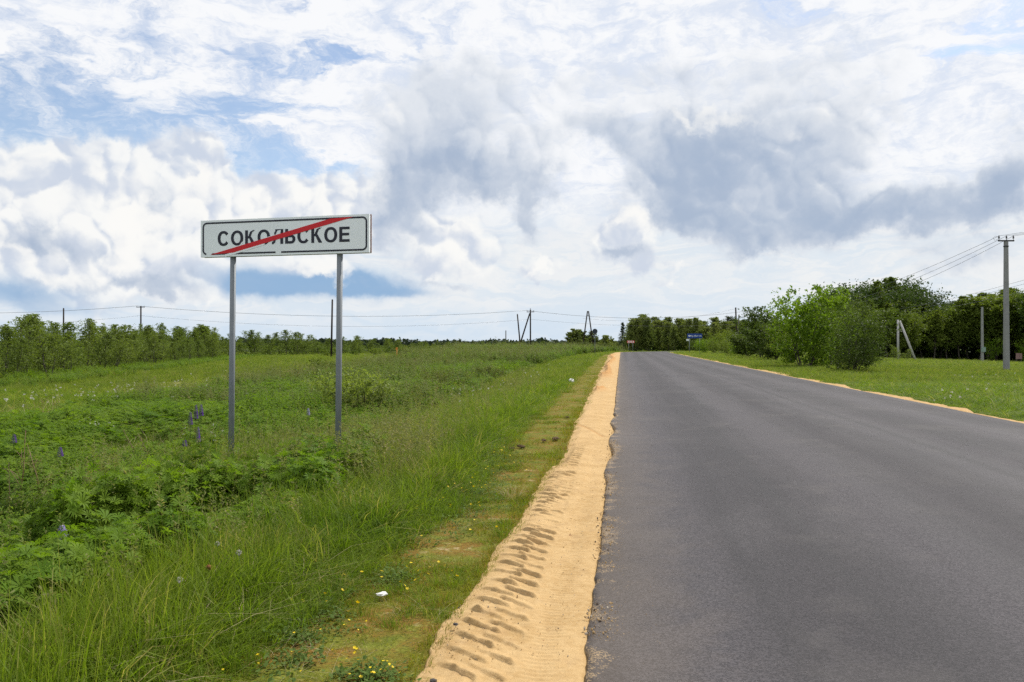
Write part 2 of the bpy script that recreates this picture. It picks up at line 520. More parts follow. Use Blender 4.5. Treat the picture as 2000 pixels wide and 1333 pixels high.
def build_ground():
    ys = np.concatenate([np.linspace(-12, 2.2, 24), np.geomspace(2.4, 60, 330), np.geomspace(61, 4200, 130)])
    ts = np.linspace(-1, 1, 321)
    half = 9.0 + 0.95 * np.maximum(ys, 0)
    Y = np.repeat(ys[:, None], len(ts), 1)
    cx = 0.04 * np.clip(ys, 0, 200)
    X = cx[:, None] + half[:, None] * ts[None, :]
    x = X.ravel(); y = Y.ravel()
    z = terrain(x, y)
    n, k = len(ys), len(ts)
    idx = np.arange(n * k).reshape(n, k)
    f = np.stack([idx[:-1, :-1], idx[:-1, 1:], idx[1:, 1:], idx[1:, :-1]], -1).reshape(-1, 4)
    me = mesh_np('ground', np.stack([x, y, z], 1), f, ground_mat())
    dl, dr = dL_dR(x, y)
    ws = sand_w(y); wm = moss_w(y)
    nz = 0.35 * fbm(x * 2.2, y * 2.2, 3, 21)
    moss = sstep(ws + wm + 0.12, ws + wm - 0.10, dl + nz) * (dl > -1)
    moss = np.maximum(moss, sstep(0.9, 0.3, dr + nz) * (dr > -1) * 0.7)
    dryp = sstep(3.0, 1.0, np.abs(x + 15 + 2.5 * fbm(x * 0.1, y * 0.1, 2, 3)) - 1.6) * sstep(18, 26, y) * sstep(95, 70, y)
    patch = sstep(0.10, 0.26, fbm(x * 0.12, y * 0.12, 3, 33)) * 0.5 * ((dl > 7) | (dr > 3))
    bare = np.zeros_like(x)
    attr(me, 'moss', moss); attr(me, 'dry', np.maximum(dryp, patch)); attr(me, 'bare', bare)
    tag(obj('ground', me), kind='structure')

def asphalt_mat():
    m, N = new_mat('asphalt')
    P = position(N)
    lat = attrib(N, 'lat'); edge = attrib(N, 'edge')
    S = N.sep(P)
    # long faint streaks left by paver and rollers
    q = N.comb(N.mul(lat, 1.0), N.mul(S[1], 0.018), 0.0)
    st = N.noise(q, 1.5, 6, 0.60)
    coarse = N.ss(N.noise(N.comb(N.mul(lat, .9), N.mul(S[1], 0.10), 7.0), 1.0, 4, .6), 0.42, 0.66)
    st2 = N.noise(N.comb(lat, N.mul(S[1], 0.25), 3.0), 1.0, 5, 0.6)
    seam = N.ss(N.math('ABSOLUTE', N.add(lat, N.add(-0.55, N.mul(N.sub(st2, 0.5), 0.25)))), 0.16, 0.0)
    agg = N.voro(P, 115.0, out=1)
    aggv = N.sep(agg)[0]
    gr = N.noise(P, 210.0, 3, 0.7)
    n5 = N.noise(P, 0.35, 4, 0.6)
    c = N.mix(N.ss(st, 0.34, 0.66), (0.023, 0.0212, 0.0232), (0.048, 0.0445, 0.0480))
    c = N.mix(N.mul(N.ss(n5, 0.42, 0.66), 0.5), c, (0.053, 0.049, 0.050))
    c = N.mix(N.mul(coarse, 0.45), c, (0.024, 0.022, 0.025))
    wave = N.math('SINE', N.add(N.mul(lat, 3.3), N.mul(N.sub(st2, 0.5), 1.6)))
    c = N.mix(N.mul(N.ss(wave, 0.0, 1.0), 0.40), c, (0.066, 0.062, 0.066))
    c = N.mix(N.mul(N.ss(wave, -0.2, -1.0), 0.40), c, (0.019, 0.0175, 0.0195))
    c = N.mix(N.mul(seam, 0.65), c, (0.026, 0.025, 0.026))
    c = N.mix(N.mul(N.ss(st2, 0.52, 0.72), 0.40), c, (0.062, 0.058, 0.060))
    c = N.mix(N.ss(aggv, 0.10, 0.90), N.mix(1.0, c, (0.64, 0.63, 0.66), 'MULTIPLY'), N.mix(1.0, c, (1.40, 1.36, 1.37), 'MULTIPLY'))
    # sand blown and driven on to the edge of the asphalt
    e_n = N.noise(P, 3.0, 5, 0.65)
    grain = N.noise(P, 85.0, 4, 0.72)
    amount = N.mul(N.ss(edge, N.add(0.03, N.mul(N.ss(e_n, 0.38, 0.70), 0.62)), 0.0), 1.0)
    blot = N.noise(P, 0.9, 5, 0.62)
    c = N.mix(N.mul(N.ss(blot, 0.54, 0.70), 0.30), c, (0.082, 0.074, 0.070))
    c = N.mix(N.mul(N.ss(N.noise(P, 1.9, 4, 0.6), 0.60, 0.72), 0.35), c, (0.022, 0.020, 0.022))
    mask = N.ss(N.add(N.mul(N.math('POWER', amount, 1.6), 0.30), N.sub(grain, 0.765)), 0.0, 0.05)
    c = N.mix(N.mul(mask, 0.85), c, (0.36, 0.25, 0.13))
    film = N.mul(N.ss(edge, N.add(0.15, N.mul(e_n, 1.4)), 0.0), 0.16)
    c = N.mix(film, c, (0.30, 0.23, 0.16))
    nm = bump(N, N.add(N.mul(aggv, 0.7), gr), 0.55, 0.003)
    finish(N, principled(N, c, N.lin(st, 0.3, 0.7, 0.66, 0.82), 0.25, normal=nm))
    return m

def build_road():
    # resample the course densely
    pts = []
    for Y in np.concatenate([np.linspace(-13, 2, 16), np.geomspace(2.2, 40, 420), np.linspace(40.5, Y_TURN, 130)]):
        pts.append((0.145 * Y + 3.68, Y, TH, 0.99 * (3.85 + 0.008 * max(Y, 0))))
    for c in COURSE[COURSE[:, 1] > Y_TURN - 0.5]:
        if c[1] > Y_TURN + 0.5 or c[0] > 0.145 * Y_TURN + 3.68 + .5: pts.append(tuple(c))
    pts = np.array(pts)
    n = len(pts)
    us = np.concatenate([[-1.0, -0.996, -0.985, -0.96], np.linspace(-0.93, 0.93, 25), [0.96, 0.985, 0.996, 1.0]])
    V = []; LAT = []; ED = []
    for (px, py, a, hw) in pts:
        rag = 0.07 * float(fbm(np.array([py * 1.7]), np.array([1.3]), 4, 3)[0]) + 0.03 * float(fbm(np.array([py * 9]), np.array([4.3]), 2, 8)[0])
        if 8.5 < py < 17: rag += 0.05 * math.sin((py - 8.5) * 2.1)
        for j, u in enumerate(us):
            l = u * hw
            if u <= -0.93: l -= rag * (abs(u) - 0.90) / 0.10
            zz = 0.045 + 0.085 * (1 - u * u)
            if abs(u) == 1.0: zz = -0.055
            V.append((px + math.cos(a) * l, py - math.sin(a) * l, zz)); LAT.append(u * hw); ED.append(hw * (1 + u) )
    k = len(us)
    idx = np.arange(n * k).reshape(n, k)
    f = np.stack([idx[:-1, :-1], idx[:-1, 1:], idx[1:, 1:], idx[1:, :-1]], -1).reshape(-1, 4)
    me = mesh_np('road', np.array(V), f, asphalt_mat(), smooth=True)
    attr(me, 'lat', LAT); attr(me, 'edge', ED)
    tag(obj('road', me), kind='structure')
    # the road that leaves to the left at the bend
    mb = MB()
    a = [(29.5, 203.0), (14, 209.0), (-20, 217.0), (-90, 228.0)]; b = [(27.5, 209.0), (14, 215.0), (-20, 223.0), (-90, 234.0)]
    vs = []; fs = []
    for (p, q) in zip(a, b):
        vs += [(p[0], p[1], 0.035), (q[0], q[1], 0.035), (p[0], p[1] - 0.4, -0.5), (q[0], q[1] + 0.4, -0.5)]
    for i in range(3):
        o = 4 * i
        fs += [(o, o + 4, o + 5, o + 1), (o + 2, o + 6, o + 4, o), (o + 1, o + 5, o + 7, o + 3)]
    mb.add(vs, fs)
    tag(mb.build('side_road', plain_mat('old_asphalt', (0.13, 0.12, 0.115), 0.9, 0.2)), kind='structure')

def sand_mat():
    m, N = new_mat('sand')
    P = position(N)
    wet = attrib(N, 'wet')
    n1 = N.noise(P, 2.0, 5, 0.6); n2 = N.noise(P, 22.0, 5, 0.65); n3 = N.noise(P, 260.0, 3, 0.75); n4 = N.noise(P, 75.0, 4, 0.7)
    c = N.mix(N.ss(n1, 0.35, 0.65), (0.385, 0.250, 0.108), (0.465, 0.315, 0.148))
    c = N.mix(N.mul(N.ss(n2, 0.40, 0.62), 0.5), c, (0.50, 0.355, 0.180))
    c = N.mix(N.mul(N.ss(N.noise(P, 5.0, 5, .7), 0.52, 0.70), 0.45), c, (0.34, 0.225, 0.115))
    c = N.mix(N.ss(n3, 0.30, 0.70), N.mix(1.0, c, (0.80, 0.78, 0.74), 'MULTIPLY'), N.mix(1.0, c, (1.10, 1.10, 1.12), 'MULTIPLY'))
    c = N.mix(N.ss(n4, 0.685, 0.74), c, (0.13, 0.075, 0.04))
    c = N.mix(N.mul(wet, 0.85), c, N.mix(N.ss(n2, 0.35, 0.6), (0.30, 0.145, 0.048), (0.46, 0.25, 0.09)))
    nm = bump(N, N.add(N.mul(n4, 0.8), N.mul(n3, 0.5)), 0.7, 0.006)
    finish(N, principled(N, c, 0.95, 0.15, normal=nm))
    return m
SAND = sand_mat()

def build_sand():
    ys = np.concatenate([np.linspace(-3, 3.0, 30, endpoint=False), np.arange(3.0, 7.5, 0.0085), np.arange(7.5, 13.0, 0.0145), np.geomspace(13.0, 196, 420)])
    us = np.linspace(0, 1, 84)
    Y = np.repeat(ys[:, None], len(us), 1); U = np.repeat(us[None, :], len(ys), 0)
    w = sand_w(ys) + 0.16 * fbm(ys * 1.1, ys * 0 + 2.2, 4, 41) + 0.05 * fbm(ys * 7, ys * 0 + 5.2, 3, 44)
    w = w + 0.25 * sstep(20, 40, ys) * fbm(ys * 0.35, ys * 0 + 9.1, 3, 47)
    LAT = -0.10 + U * (w[:, None] + 0.10)                    # distance left of the asphalt edge
    hwY = 0.99 * (3.85 + 0.008 * np.clip(Y, 0, Y_TURN))
    cosT, sinT = math.cos(TH), math.sin(TH)
    Xc = 0.145 * Y + 3.68
    X = Xc - cosT * (hwY + LAT); YY = Y + sinT * (hwY + LAT)
    if True:   # past the start of the bend follow the curve
        cx = 0.145 * Y_TURN + 3.68 + R_TURN * cosT; cyy = Y_TURN - R_TURN * sinT
        past = Y > Y_TURN
        ph = TH + (Y - Y_TURN) / R_TURN
        rr = R_TURN + 0.99 * (3.85 + 0.008 * Y_TURN) + LAT
        X = np.where(past, cx - rr * np.cos(ph), X); YY = np.where(past, cyy + rr * np.sin(ph), YY)
    hi = 0.034 + 0.006 * sstep(0.15, 0.8, U)
    z = hi + 0.014 * sstep(0.0, 0.3, LAT) * fbm(X * 3, YY * 3, 3, 51) + 0.006 * fbm(X * 22, YY * 22, 3, 52)
    # tractor lug prints in a band along the outer half
    b0 = 0.34 + 0.05 * fbm(Y * 0.8, Y * 0 + 1, 2, 61)
    tb = (LAT - b0) / 0.40                                    # 0..1 across the tyre
    inb = sstep(0.0, 0.10, tb) * sstep(1.02, 0.90, tb)
    fade = sstep(13.5, 9.0, Y) * sstep(2.0, 2.6, Y)
    keep = np.maximum(sstep(-0.32, 0.05, fbm(X * 1.6, YY * 1.6, 3, 71)), sstep(7.0, 5.0, Y) * 0.75)
    jit = 0.16 * fbm(X * 3, YY * 3, 3, 73) + 0.10 * fbm(X * 1.1, YY * 1.1, 2, 74)
    def rib(ph, rise, fall):  # a low crest, steep on the near side
        fr = ph - np.floor(ph)
        r_ = np.where(fr < rise, fr / rise, 1 - (fr - rise) / fall)
        return sstep(0.0, 1.0, np.clip(r_, 0, 1))
    phs = Y / 0.20 - LAT * 4.0 + 0.7 * jit
    outer = rib(phs, 0.085, 0.50) * sstep(0.34, 0.40, tb) * (0.45 + 0.9 * vnoise(X * 9, YY * 9, 77))
    inner = rib(phs + 0.48, 0.10, 0.46) * sstep(0.60, 0.54, tb) * (0.25 + 1.0 * vnoise(X * 6, YY * 6, 78))
    crumb = np.maximum(outer, inner) * 0.55 * fbm(X * 30, YY * 30, 3, 79)
    z = z + inb * fade * (keep * 0.026 * np.maximum(outer, inner) + 0.014 * crumb - 0.006)
    z = z + inb * fade * 0.010 * fbm(X * 26, YY * 26, 2, 80)
    # shallower wheel marks nearer the asphalt
    wheel = np.exp(-((LAT - 0.20 - 0.03 * np.sin(Y * .7)) / 0.085) ** 2)
    z = z - 0.010 * wheel + 0.003 * wheel * np.sin(Y * 2 * math.pi / 0.045) * sstep(9, 5, Y)
    # fine tyre pattern and drag marks farther on
    band2 = sstep(0.30, 0.40, U) * sstep(0.80, 0.70, U) * sstep(13, 16, Y) * sstep(26, 22, Y)
    z = z + band2 * 0.014 * np.sin(Y * 2 * math.pi / 0.30 + LAT * 6) * (0.6 + 0.8 * vnoise(X * 5, YY * 5, 83))
    drag = np.exp(-((LAT - (0.68 - 0.28 * (14.8 - Y))) / 0.035) ** 2) * sstep(12.6, 13, Y) * sstep(15.2, 14.8, Y)
    z = z - 0.02 * drag
    # windrow of moist sand beyond
    ridge = np.exp(-((U - 0.62 - 0.12 * np.sin(Y * 0.13)) / 0.14) ** 2) * sstep(36, 44, Y) * sstep(150, 110, Y) * (0.6 + 0.8 * vnoise(X * 0.7, YY * 0.7, 85))
    heap = np.exp(-((Y - 26.5) / 1.0) ** 2 - ((U - 0.72) / 0.22) ** 2) + 0.9 * np.exp(-((Y - 40) / 2.4) ** 2 - ((U - 0.68) / 0.26) ** 2)
    z = z + 0.20 * ridge + 0.14 * heap * (0.5 + vnoise(X * 6, YY * 6, 87)) + (heap + ridge) * 0.05 * fbm(X * 9, YY * 9, 3, 88)
    z = z + 0.04 * sstep(20, 40, Y) * fbm(X * 2.5, YY * 2.5, 3, 90)
    # the outer and inner rims dip under turf and asphalt
    z = z - (z - (terrain(X.ravel(), YY.ravel()).reshape(X.shape) + 0.014 + 0.012 * fbm(X * 8, YY * 8, 2, 91))) * sstep(0.80, 0.97, U) - 0.03 * sstep(0.985, 1.0, U) - 0.06 * sstep(0.03, -0.07, LAT) - 0.018 * sstep(0.30, 0.02, LAT) * sstep(6.5, 9.0, Y)
    n, k = Y.shape
    idx = np.arange(n * k).reshape(n, k)
    f = np.stack([idx[:-1, :-1], idx[1:, :-1], idx[1:, 1:], idx[:-1, 1:]], -1).reshape(-1, 4)
    me = mesh_np('sand_shoulder', np.stack([X.ravel(), YY.ravel(), z.ravel()], 1), f, SAND)
    attr(me, 'wet', np.clip(ridge * 1.1 + heap * 1.3 + 0.6 * drag + 0.30 * sstep(16, 40, Y) * sstep(0.0, 0.25, fbm(X * 0.8, YY * 0.8, 3, 95)), 0, 1).ravel())
    tag(obj('sand_shoulder', me), kind='structure')
    # right-hand side: a thin broken strip
    ys = np.geomspace(9, 190, 420)
    us = np.linspace(0, 1, 14)
    V = []
    for y in ys:
        wv = max(0.0, 0.20 + 1.35 * float(fbm(np.array([y * 0.45]), np.array([3.0]), 4, 101)[0]) + 0.004 * y)
        if y <= Y_TURN: px, py, a, hw = 0.145 * y + 3.68, y, TH, 0.99 * (3.85 + 0.008 * y)
        else:
            a = TH + (y - Y_TURN) / R_TURN; hw = 0.99 * (3.85 + 0.008 * Y_TURN)
            px = 0.145 * Y_TURN + 3.68 + R_TURN * math.cos(TH) - R_TURN * math.cos(a); py = Y_TURN - R_TURN * math.sin(TH) + R_TURN * math.sin(a)
        for u in us:
            l = hw - 0.08 + u * (wv + 0.08)
            x_ = px + math.cos(a) * l; y_ = py - math.sin(a) * l
            zz = 0.050 + 0.05 * float(fbm(np.array([x_ * 3]), np.array([y_ * 3]), 3, 104)[0]) - 0.10 * float(sstep(0.7, 1.0, u)) - 0.03 * float(sstep(0.2, 0, u))
            V.append((x_, y_, zz))
    k = len(us); n = len(ys)
    idx = np.arange(n * k).reshape(n, k)
    f = np.stack([idx[:-1, :-1], idx[:-1, 1:], idx[1:, 1:], idx[1:, :-1]], -1).reshape(-1, 4)
    me = mesh_np('sand_strip', np.array(V), f, SAND)
    attr(me, 'wet', np.full(len(V), 0.15))
    tag(obj('sand_strip', me), kind='structure')

build_ground()
build_road()
build_sand()
# ---------------------------------------------------------------- signs
GALV = plain_mat('galvanised_steel', (0.215, 0.235, 0.255), 0.6, 0.3, 0.15, 0.08, 5.0)
SHEET = plain_mat('white_sheeting', (0.86, 0.905, 0.93), 0.5, 0.3, 0.0, 0.02, 3.0)
BLACK = plain_mat('black_film', (0.014, 0.016, 0.030), 0.45, 0.4, 0.0, 0.05)
RED = plain_mat('red_film', (0.64, 0.010, 0.018), 0.45, 0.4, 0.0, 0.05, 4.0)
RUST = plain_mat('rusty_brown_paint', (0.16, 0.050, 0.035), 0.8, 0.2, 0.0, 0.15, 12.0)
BLUE = plain_mat('blue_film', (0.010, 0.050, 0.26), 0.45, 0.4, 0.0, 0.05)
DARKBACK = plain_mat('dark_grey_paint', (0.030, 0.040, 0.062), 0.6, 0.3)
WOOD = plain_mat('tarred_wood', (0.040, 0.032, 0.027), 0.9, 0.15, 0.0, 0.2, 3.0)
WOODGREY = plain_mat('weathered_wood', (0.13, 0.12, 0.11), 0.9, 0.15, 0.0, 0.2, 3.0)
CONC = plain_mat('concrete', (0.27, 0.27, 0.27), 0.9, 0.2, 0.0, 0.10, 3.0, 0.002)
CONCPALE = plain_mat('pale_concrete', (0.42, 0.41, 0.40), 0.9, 0.2, 0.0, 0.10, 3.0)
IRON = plain_mat('black_iron', (0.018, 0.018, 0.020), 0.6, 0.3)
PORC = plain_mat('dark_porcelain', (0.030, 0.028, 0.030), 0.25, 0.5)
WIRE = plain_mat('aluminium_wire', (0.12, 0.125, 0.13), 0.5, 0.4)
GREENBOX = plain_mat('pale_green_paint', (0.22, 0.30, 0.27), 0.5, 0.3)
ORANGE = plain_mat('orange_paint', (0.62, 0.24, 0.03), 0.5, 0.3)

def ring_pts(cx, cy, rx, ry, a0, a1, n, p=2.0):
    out = []
    for i in range(n + 1):
        a = R(a0 + (a1 - a0) * i / n)
        c, s = math.cos(a), math.sin(a)
        out.append((cx + rx * math.copysign(abs(c) ** (2 / p), c), cy + ry * math.copysign(abs(s) ** (2 / p), s)))
    return out

def glyph(mb, ch, x, y, h, fr, t=None, depth=0.0015):
    """bold grotesque capital drawn at (x,y), height h; returns its advance"""
    t = t or 0.215 * h
    th = t * 0.80
    if ch == 'О':
        w = 0.94 * h
        o = ring_pts(x + w / 2, y + h / 2, w / 2, h * 0.515, 0, 360, 40, 2.15)
        i = ring_pts(x + w / 2, y + h / 2, w / 2 - t, h * 0.515 - th, 0, 360, 40, 2.15)
        mb.strip(o, i, fr, depth)
    elif ch == 'С':
        w = 0.88 * h
        o = ring_pts(x + w * 0.51, y + h / 2, w * 0.51, h * 0.515, 38, 322, 34, 2.15)
        i = ring_pts(x + w * 0.51, y + h / 2, w * 0.51 - t, h * 0.515 - th, 30, 330, 34, 2.15)
        mb.strip(o, i, fr, depth)
    elif ch == 'К':
        w = 0.80 * h
        mb.poly([(x, y), (x + t, y), (x + t, y + h), (x, y + h)], fr, depth)
        mb.poly([(x + t, y + 0.44 * h), (x + t + 0.16 * h, y + 0.44 * h), (x + w - 0.27 * h, y + 0.86 * h), (x + w - 0.05 * h, y + h),
                 (x + w - 0.22 * h, y + h), (x + w - 0.42 * h, y + 0.90 * h), (x + t + 0.03 * h, y + 0.585 * h), (x + t, y + 0.58 * h)], fr, depth)
        mb.poly([(x + w - t * 1.22, y), (x + w, y), (x + t + 0.24 * h, y + 0.565 * h), (x + t + 0.09 * h, y + 0.46 * h)], fr, depth * 1.3)
    elif ch == 'Л':
        w = 0.84 * h
        mb.poly([(x + w - t, y), (x + w, y), (x + w, y + h), (x + w - t, y + h)], fr, depth)
        mb.poly([(x + 0.24 * h, y + h - th), (x + w - t, y + h - th), (x + w - t, y + h), (x + 0.24 * h, y + h)], fr, depth)
        mb.poly([(x, y), (x + 0.10 * h, y), (x + 0.24 * h, y + 0.10 * h), (x + 0.32 * h, y + 0.40 * h), (x + 0.34 * h, y + h - th), (x + 0.24 * h - 0.06 * h, y + h - th),
                 (x + 0.15 * h, y + 0.42 * h), (x + 0.10 * h, y + 0.19 * h), (x, y + 0.16 * h)], fr, depth)
    elif ch == 'Ь':
        w = 0.76 * h
        mb.poly([(x, y), (x + t, y), (x + t, y + h), (x, y + h)], fr, depth)
        bh = 0.60 * h
        o = [(x + t, y + bh)] + ring_pts(x + w - bh / 2, y + bh / 2, bh / 2, bh / 2, 90, -90, 16) + [(x + t, y)]
        i = [(x + t, y + bh - th)] + ring_pts(x + w - bh / 2, y + bh / 2, bh / 2 - t, bh / 2 - th, 90, -90, 16) + [(x + t, y + th)]
        mb.strip(o, i, fr, depth)
    elif ch == 'Е':
        w = 0.74 * h
        mb.poly([(x, y), (x + t, y), (x + t, y + h), (x, y + h)], fr, depth)
        for (yy, ww) in ((0, w), (0.5 * h - th * 0.45, w * 0.95), (h - th, w)):
            mb.poly([(x + t, y + yy), (x + ww, y + yy), (x + ww, y + yy + th), (x + t, y + yy + th)], fr, depth)
    else:
        w = 0.4 * h
    return w

def frame_fn(o, u, v, n, lift):
    o = Vector(o)
    return lambda a, b, c: o + u * a + v * b + n * (lift + c)

def place_sign():
    Lf = Vector((-3.94, 10.07, 2.664)); W, H = 2.29, 0.463
    u = Vector((2.23, -0.53, 0)).normalized(); v = Vector((0, 0, 1)); n = Vector((u.y, -u.x, 0))
    root = empty('place_name_sign', (Lf.x + u.x * W / 2, Lf.y + u.y * W / 2, tz(-2.83, 9.8)))
    tag(root, 'white place name board with red diagonal stripe on two grey posts in the grass', 'road sign')
    off = -Vector(root.location)
    Lo = Lf + off
    # front sheet with folded rims
    mb = MB()
    M = Matrix((u, -n, v)).transposed().to_3x3()
    mb.box(Lo + u * W / 2 + v * H / 2 - n * 0.004, (W, 0.006, H), M)
    for (cu, cv, su, sv) in ((W / 2, 0.006, W, 0.012), (W / 2, H - 0.006, W, 0.012), (0.006, H / 2, 0.012, H - 0.03), (W - 0.006, H / 2, 0.012, H - 0.03)):
        mb.box(Lo + u * cu + v * cv - n * 0.020, (su - 0.004, 0.026, sv), M)
    mb.build('front_panel', SHEET, root)
    # rear board facing the other way, its rusty rim shows at the right end
    mb = MB()
    mb.box(Lo + u * (W / 2 - 0.018) + v * (H / 2 + 0.010) - n * 0.112, (W + 0.006, 0.006, H + 0.012), M)
    rear = mb.build('rear_panel', SHEET, root)
    mb = MB()
    for cu in (-0.016, W - 0.020):
        mb.box(Lo + u * cu + v * (H / 2 + 0.010) - n * 0.100, (0.008, 0.016, H), M)
    for cv in (0.012, H + 0.012):
        mb.box(Lo + u * (W / 2 - 0.018) + v * (cv - 0.002) - n * 0.100, (W - 0.03, 0.014, 0.008), M)
    mb.build('rim', RUST, rear)
    fr = frame_fn(Lo, u, v, n, 0.0)
    # border line with its gaps
    t = 0.021; mrg = 0.026; r = 0.062
    def rect_path(i):
        m_ = mrg + i; rr = r - i
        p = []
        p += [(1.124, m_)]
        p += ring_pts(W - m_ - rr, m_ + rr, rr, rr, -90, 0, 8)
        p += ring_pts(W - m_ - rr, H - m_ - rr, rr, rr, 0, 90, 8)
        p += ring_pts(m_ + rr, H - m_ - rr, rr, rr, 90, 180, 8)
        p += ring_pts(m_ + rr, m_ + rr, rr, rr, 180, 262, 8)
        return p
    mb = MB()
    mb.strip(rect_path(0), rect_path(t), fr, 0.0012)
    mb.poly([(0.150, mrg), (1.047, mrg), (1.047, mrg + t), (0.165, mrg + t)], fr, 0.0012)
    mb.build('border_line', BLACK, root)
    # lettering
    word = 'СОКОЛЬСКОЕ'
    h = 0.183
    widths = [glyph(MB(), c, 0, 0, h, fr) for c in word]
    gaps = (2.036 - 0.243 - sum(widths)) / (len(word) - 1)
    x = 0.243
    for c, w in zip(word, widths):
        mb = MB()
        glyph(mb, c, x, 0.137, h, fr)
        mb.build('letter', BLACK, root)
        x += w + gaps
    # slivers where the film has come away beside the stripe
    def along(s, off_):
        a = Vector((0.305, 0.038)); b = Vector((1.932, 0.428))
        d = (b - a).normalized(); nn = Vector((-d.y, d.x))
        p = a + (b - a) * s + nn * off_
        return (p.x, p.y)
    mb = MB()
    mb.poly([along(0.455, 0.02), along(0.50, 0.02), along(0.51, 0.075), along(0.485, 0.078)], fr, 0.0020)
    mb.poly([along(0.36, 0.02), along(0.46, 0.02), along(0.46, 0.040), along(0.36, 0.036)], fr, 0.0020)
    mb.poly([along(0.02, -0.052), along(0.36, -0.046), along(0.36, -0.02), along(0.02, -0.02)][::-1], fr, 0.0020)
    mb.poly([(0.545, 0.128), (0.563, 0.128), (0.600, 0.170), (0.584, 0.178)], fr, 0.0020)
    mb.build('peeled_strip', SHEET, root)
    mb = MB()
    mb.poly([(0.140, 0.030), (0.455, 0.046), (2.092, 0.437), (1.775, 0.424)], fr, 0.0028)
    mb.build('red_stripe', RED, root)
    for uu, lean in ((0.424, -0.034), (1.882, -0.030)):
        top = Lf + u * uu - n * 0.066 + v * (H - 0.03)
        bot = Vector((top.x + lean, top.y, tz(top.x, top.y) - 0.25))
        mb = MB(); mb.tube([bot + off, top + off], 0.036, 20)
        p = mb.build('post', GALV, root, True)
        mb = MB()
        for cv in (0.09, H - 0.10):
            mb = MB(); mb.box(top + off + v * (cv - H + 0.03), (0.11, 0.068, 0.035), M)
            mb.build('clamp', GALV, p)
place_sign()

def arrow_board():
    Y = 200.0
    c = at(1232, 668, Y); gx = c.x; gz = tz(gx, Y)
    root = empty('chevron_board', (gx, Y, gz))
    tag(root, 'small red board with four white arrows pointing right at the bend', 'road sign')
    W, H = 1.86, 0.60; zc = c.z - gz
    mb = MB(); mb.box((0, 0, zc), (W, 0.03, H)); mb.build('panel', RED, root)
    fr = lambda a, b, d: Vector((-W / 2 + a, -0.016 - d, zc - H / 2 + b))
    for k in range(4):
        x0 = 0.10 + k * W / 4.4
        mb = MB()
        e = W / 9.6
        pts = [(x0, H - .02), (x0 + e, H - .02), (x0 + 2 * e, H / 2), (x0 + e, .02), (x0, .02), (x0 + e, H / 2)]
        pts = [(min(max(a, 0.01), W - 0.01), b) for a, b in pts]
        mb.poly(pts, fr, 0.004); mb.build('white_chevron', SHEET, root)
    for sx in (-0.52, 0.52):
        mb = MB(); mb.tube([(sx, 0.07, -0.2), (sx, 0.07, zc + H / 2)], 0.055, 10); mb.build('post', GALV, root, True)
arrow_board()

def blue_sign():
    Y = 155.0
    c = at(1357, 656.5, Y); gz = tz(c.x, Y)
    root = empty('direction_sign', (c.x, Y, gz), R(6))
    tag(root, 'blue direction board with white arrow and lettering on two posts beside the bend', 'road sign')
    W, H = 3.0, 0.92; zc = c.z - gz
    mb = MB(); mb.box((0, 0, zc), (W, 0.04, H)); mb.build('panel', BLUE, root)
    fr = lambda a, b, d: Vector((-W / 2 + a, -0.021 - d, zc - H / 2 + b))
    mb = MB()
    mb.poly([(0.16, .46), (0.42, .66), (0.42, .53), (0.86, .53), (0.86, .39), (0.42, .39), (0.42, .26)], fr, 0.004)
    mb.build('arrow', SHEET, root)
    cu = bpy.data.curves.new('lettering', 'FONT')
    cu.body = 'д. Мокеево'
    cu.size = 0.46; cu.extrude = 0.004
    to = bpy.data.objects.new('lettering', cu); COL.objects.link(to)
    bpy.context.view_layer.update()
    me = bpy.data.meshes.new_from_object(to.evaluated_get(bpy.context.evaluated_depsgraph_get()))
    bpy.data.objects.remove(to)
    xs = [v.co.x for v in me.vertices] or [0, 1]
    sc = (W - 1.15) / max(0.1, max(xs) - min(xs))
    me.transform(Matrix.Translation((-W / 2 + 0.98, -0.028, zc - 0.15)) @ Matrix.Rotation(R(90), 4, 'X') @ Matrix.Scale(sc, 4, (1, 0, 0)))
    me.materials.clear(); me.materials.append(SHEET)
    obj('lettering', me, root)
    for sx in (-1.05, 1.0):
        mb = MB(); mb.tube([(sx, 0.09, -0.2), (sx, 0.09, zc + H / 2)], 0.07, 10); mb.build('post', GALV, root, True)
    mb = MB(); mb.box((-1.42, 0.05, zc - 0.78), (0.55, 0.03, 0.34)); mb.build('small_plate', SHEET, root)
blue_sign()

def round_sign():
    Y = 150.0
    c = at(1162, 647.5, Y); gz = tz(c.x, Y)
    root = empty('round_road_sign', (c.x, Y, gz))
    tag(root, 'dark round road sign on a thin post beside the roadside bushes', 'road sign')
    zc = c.z - gz
    mb = MB(); mb.tube([(0, 0, zc), (0, 0.02, zc)], [0.47, 0.47], 28); mb.build('disc', DARKBACK, root)
    mb = MB()
    o = ring_pts(0, zc, 0.49, 0.49, 0, 360, 28); i = ring_pts(0, zc, 0.455, 0.455, 0, 360, 28)
    mb.strip(o, i, lambda a, b, d: Vector((a, -d, b)), 0.02); mb.build('rim', GALV, root)
    mb = MB(); mb.tube([(0, 0.06, -0.2), (0, 0.06, zc + 0.3)], 0.045, 8); mb.build('post', GALV, root, True)
round_sign()

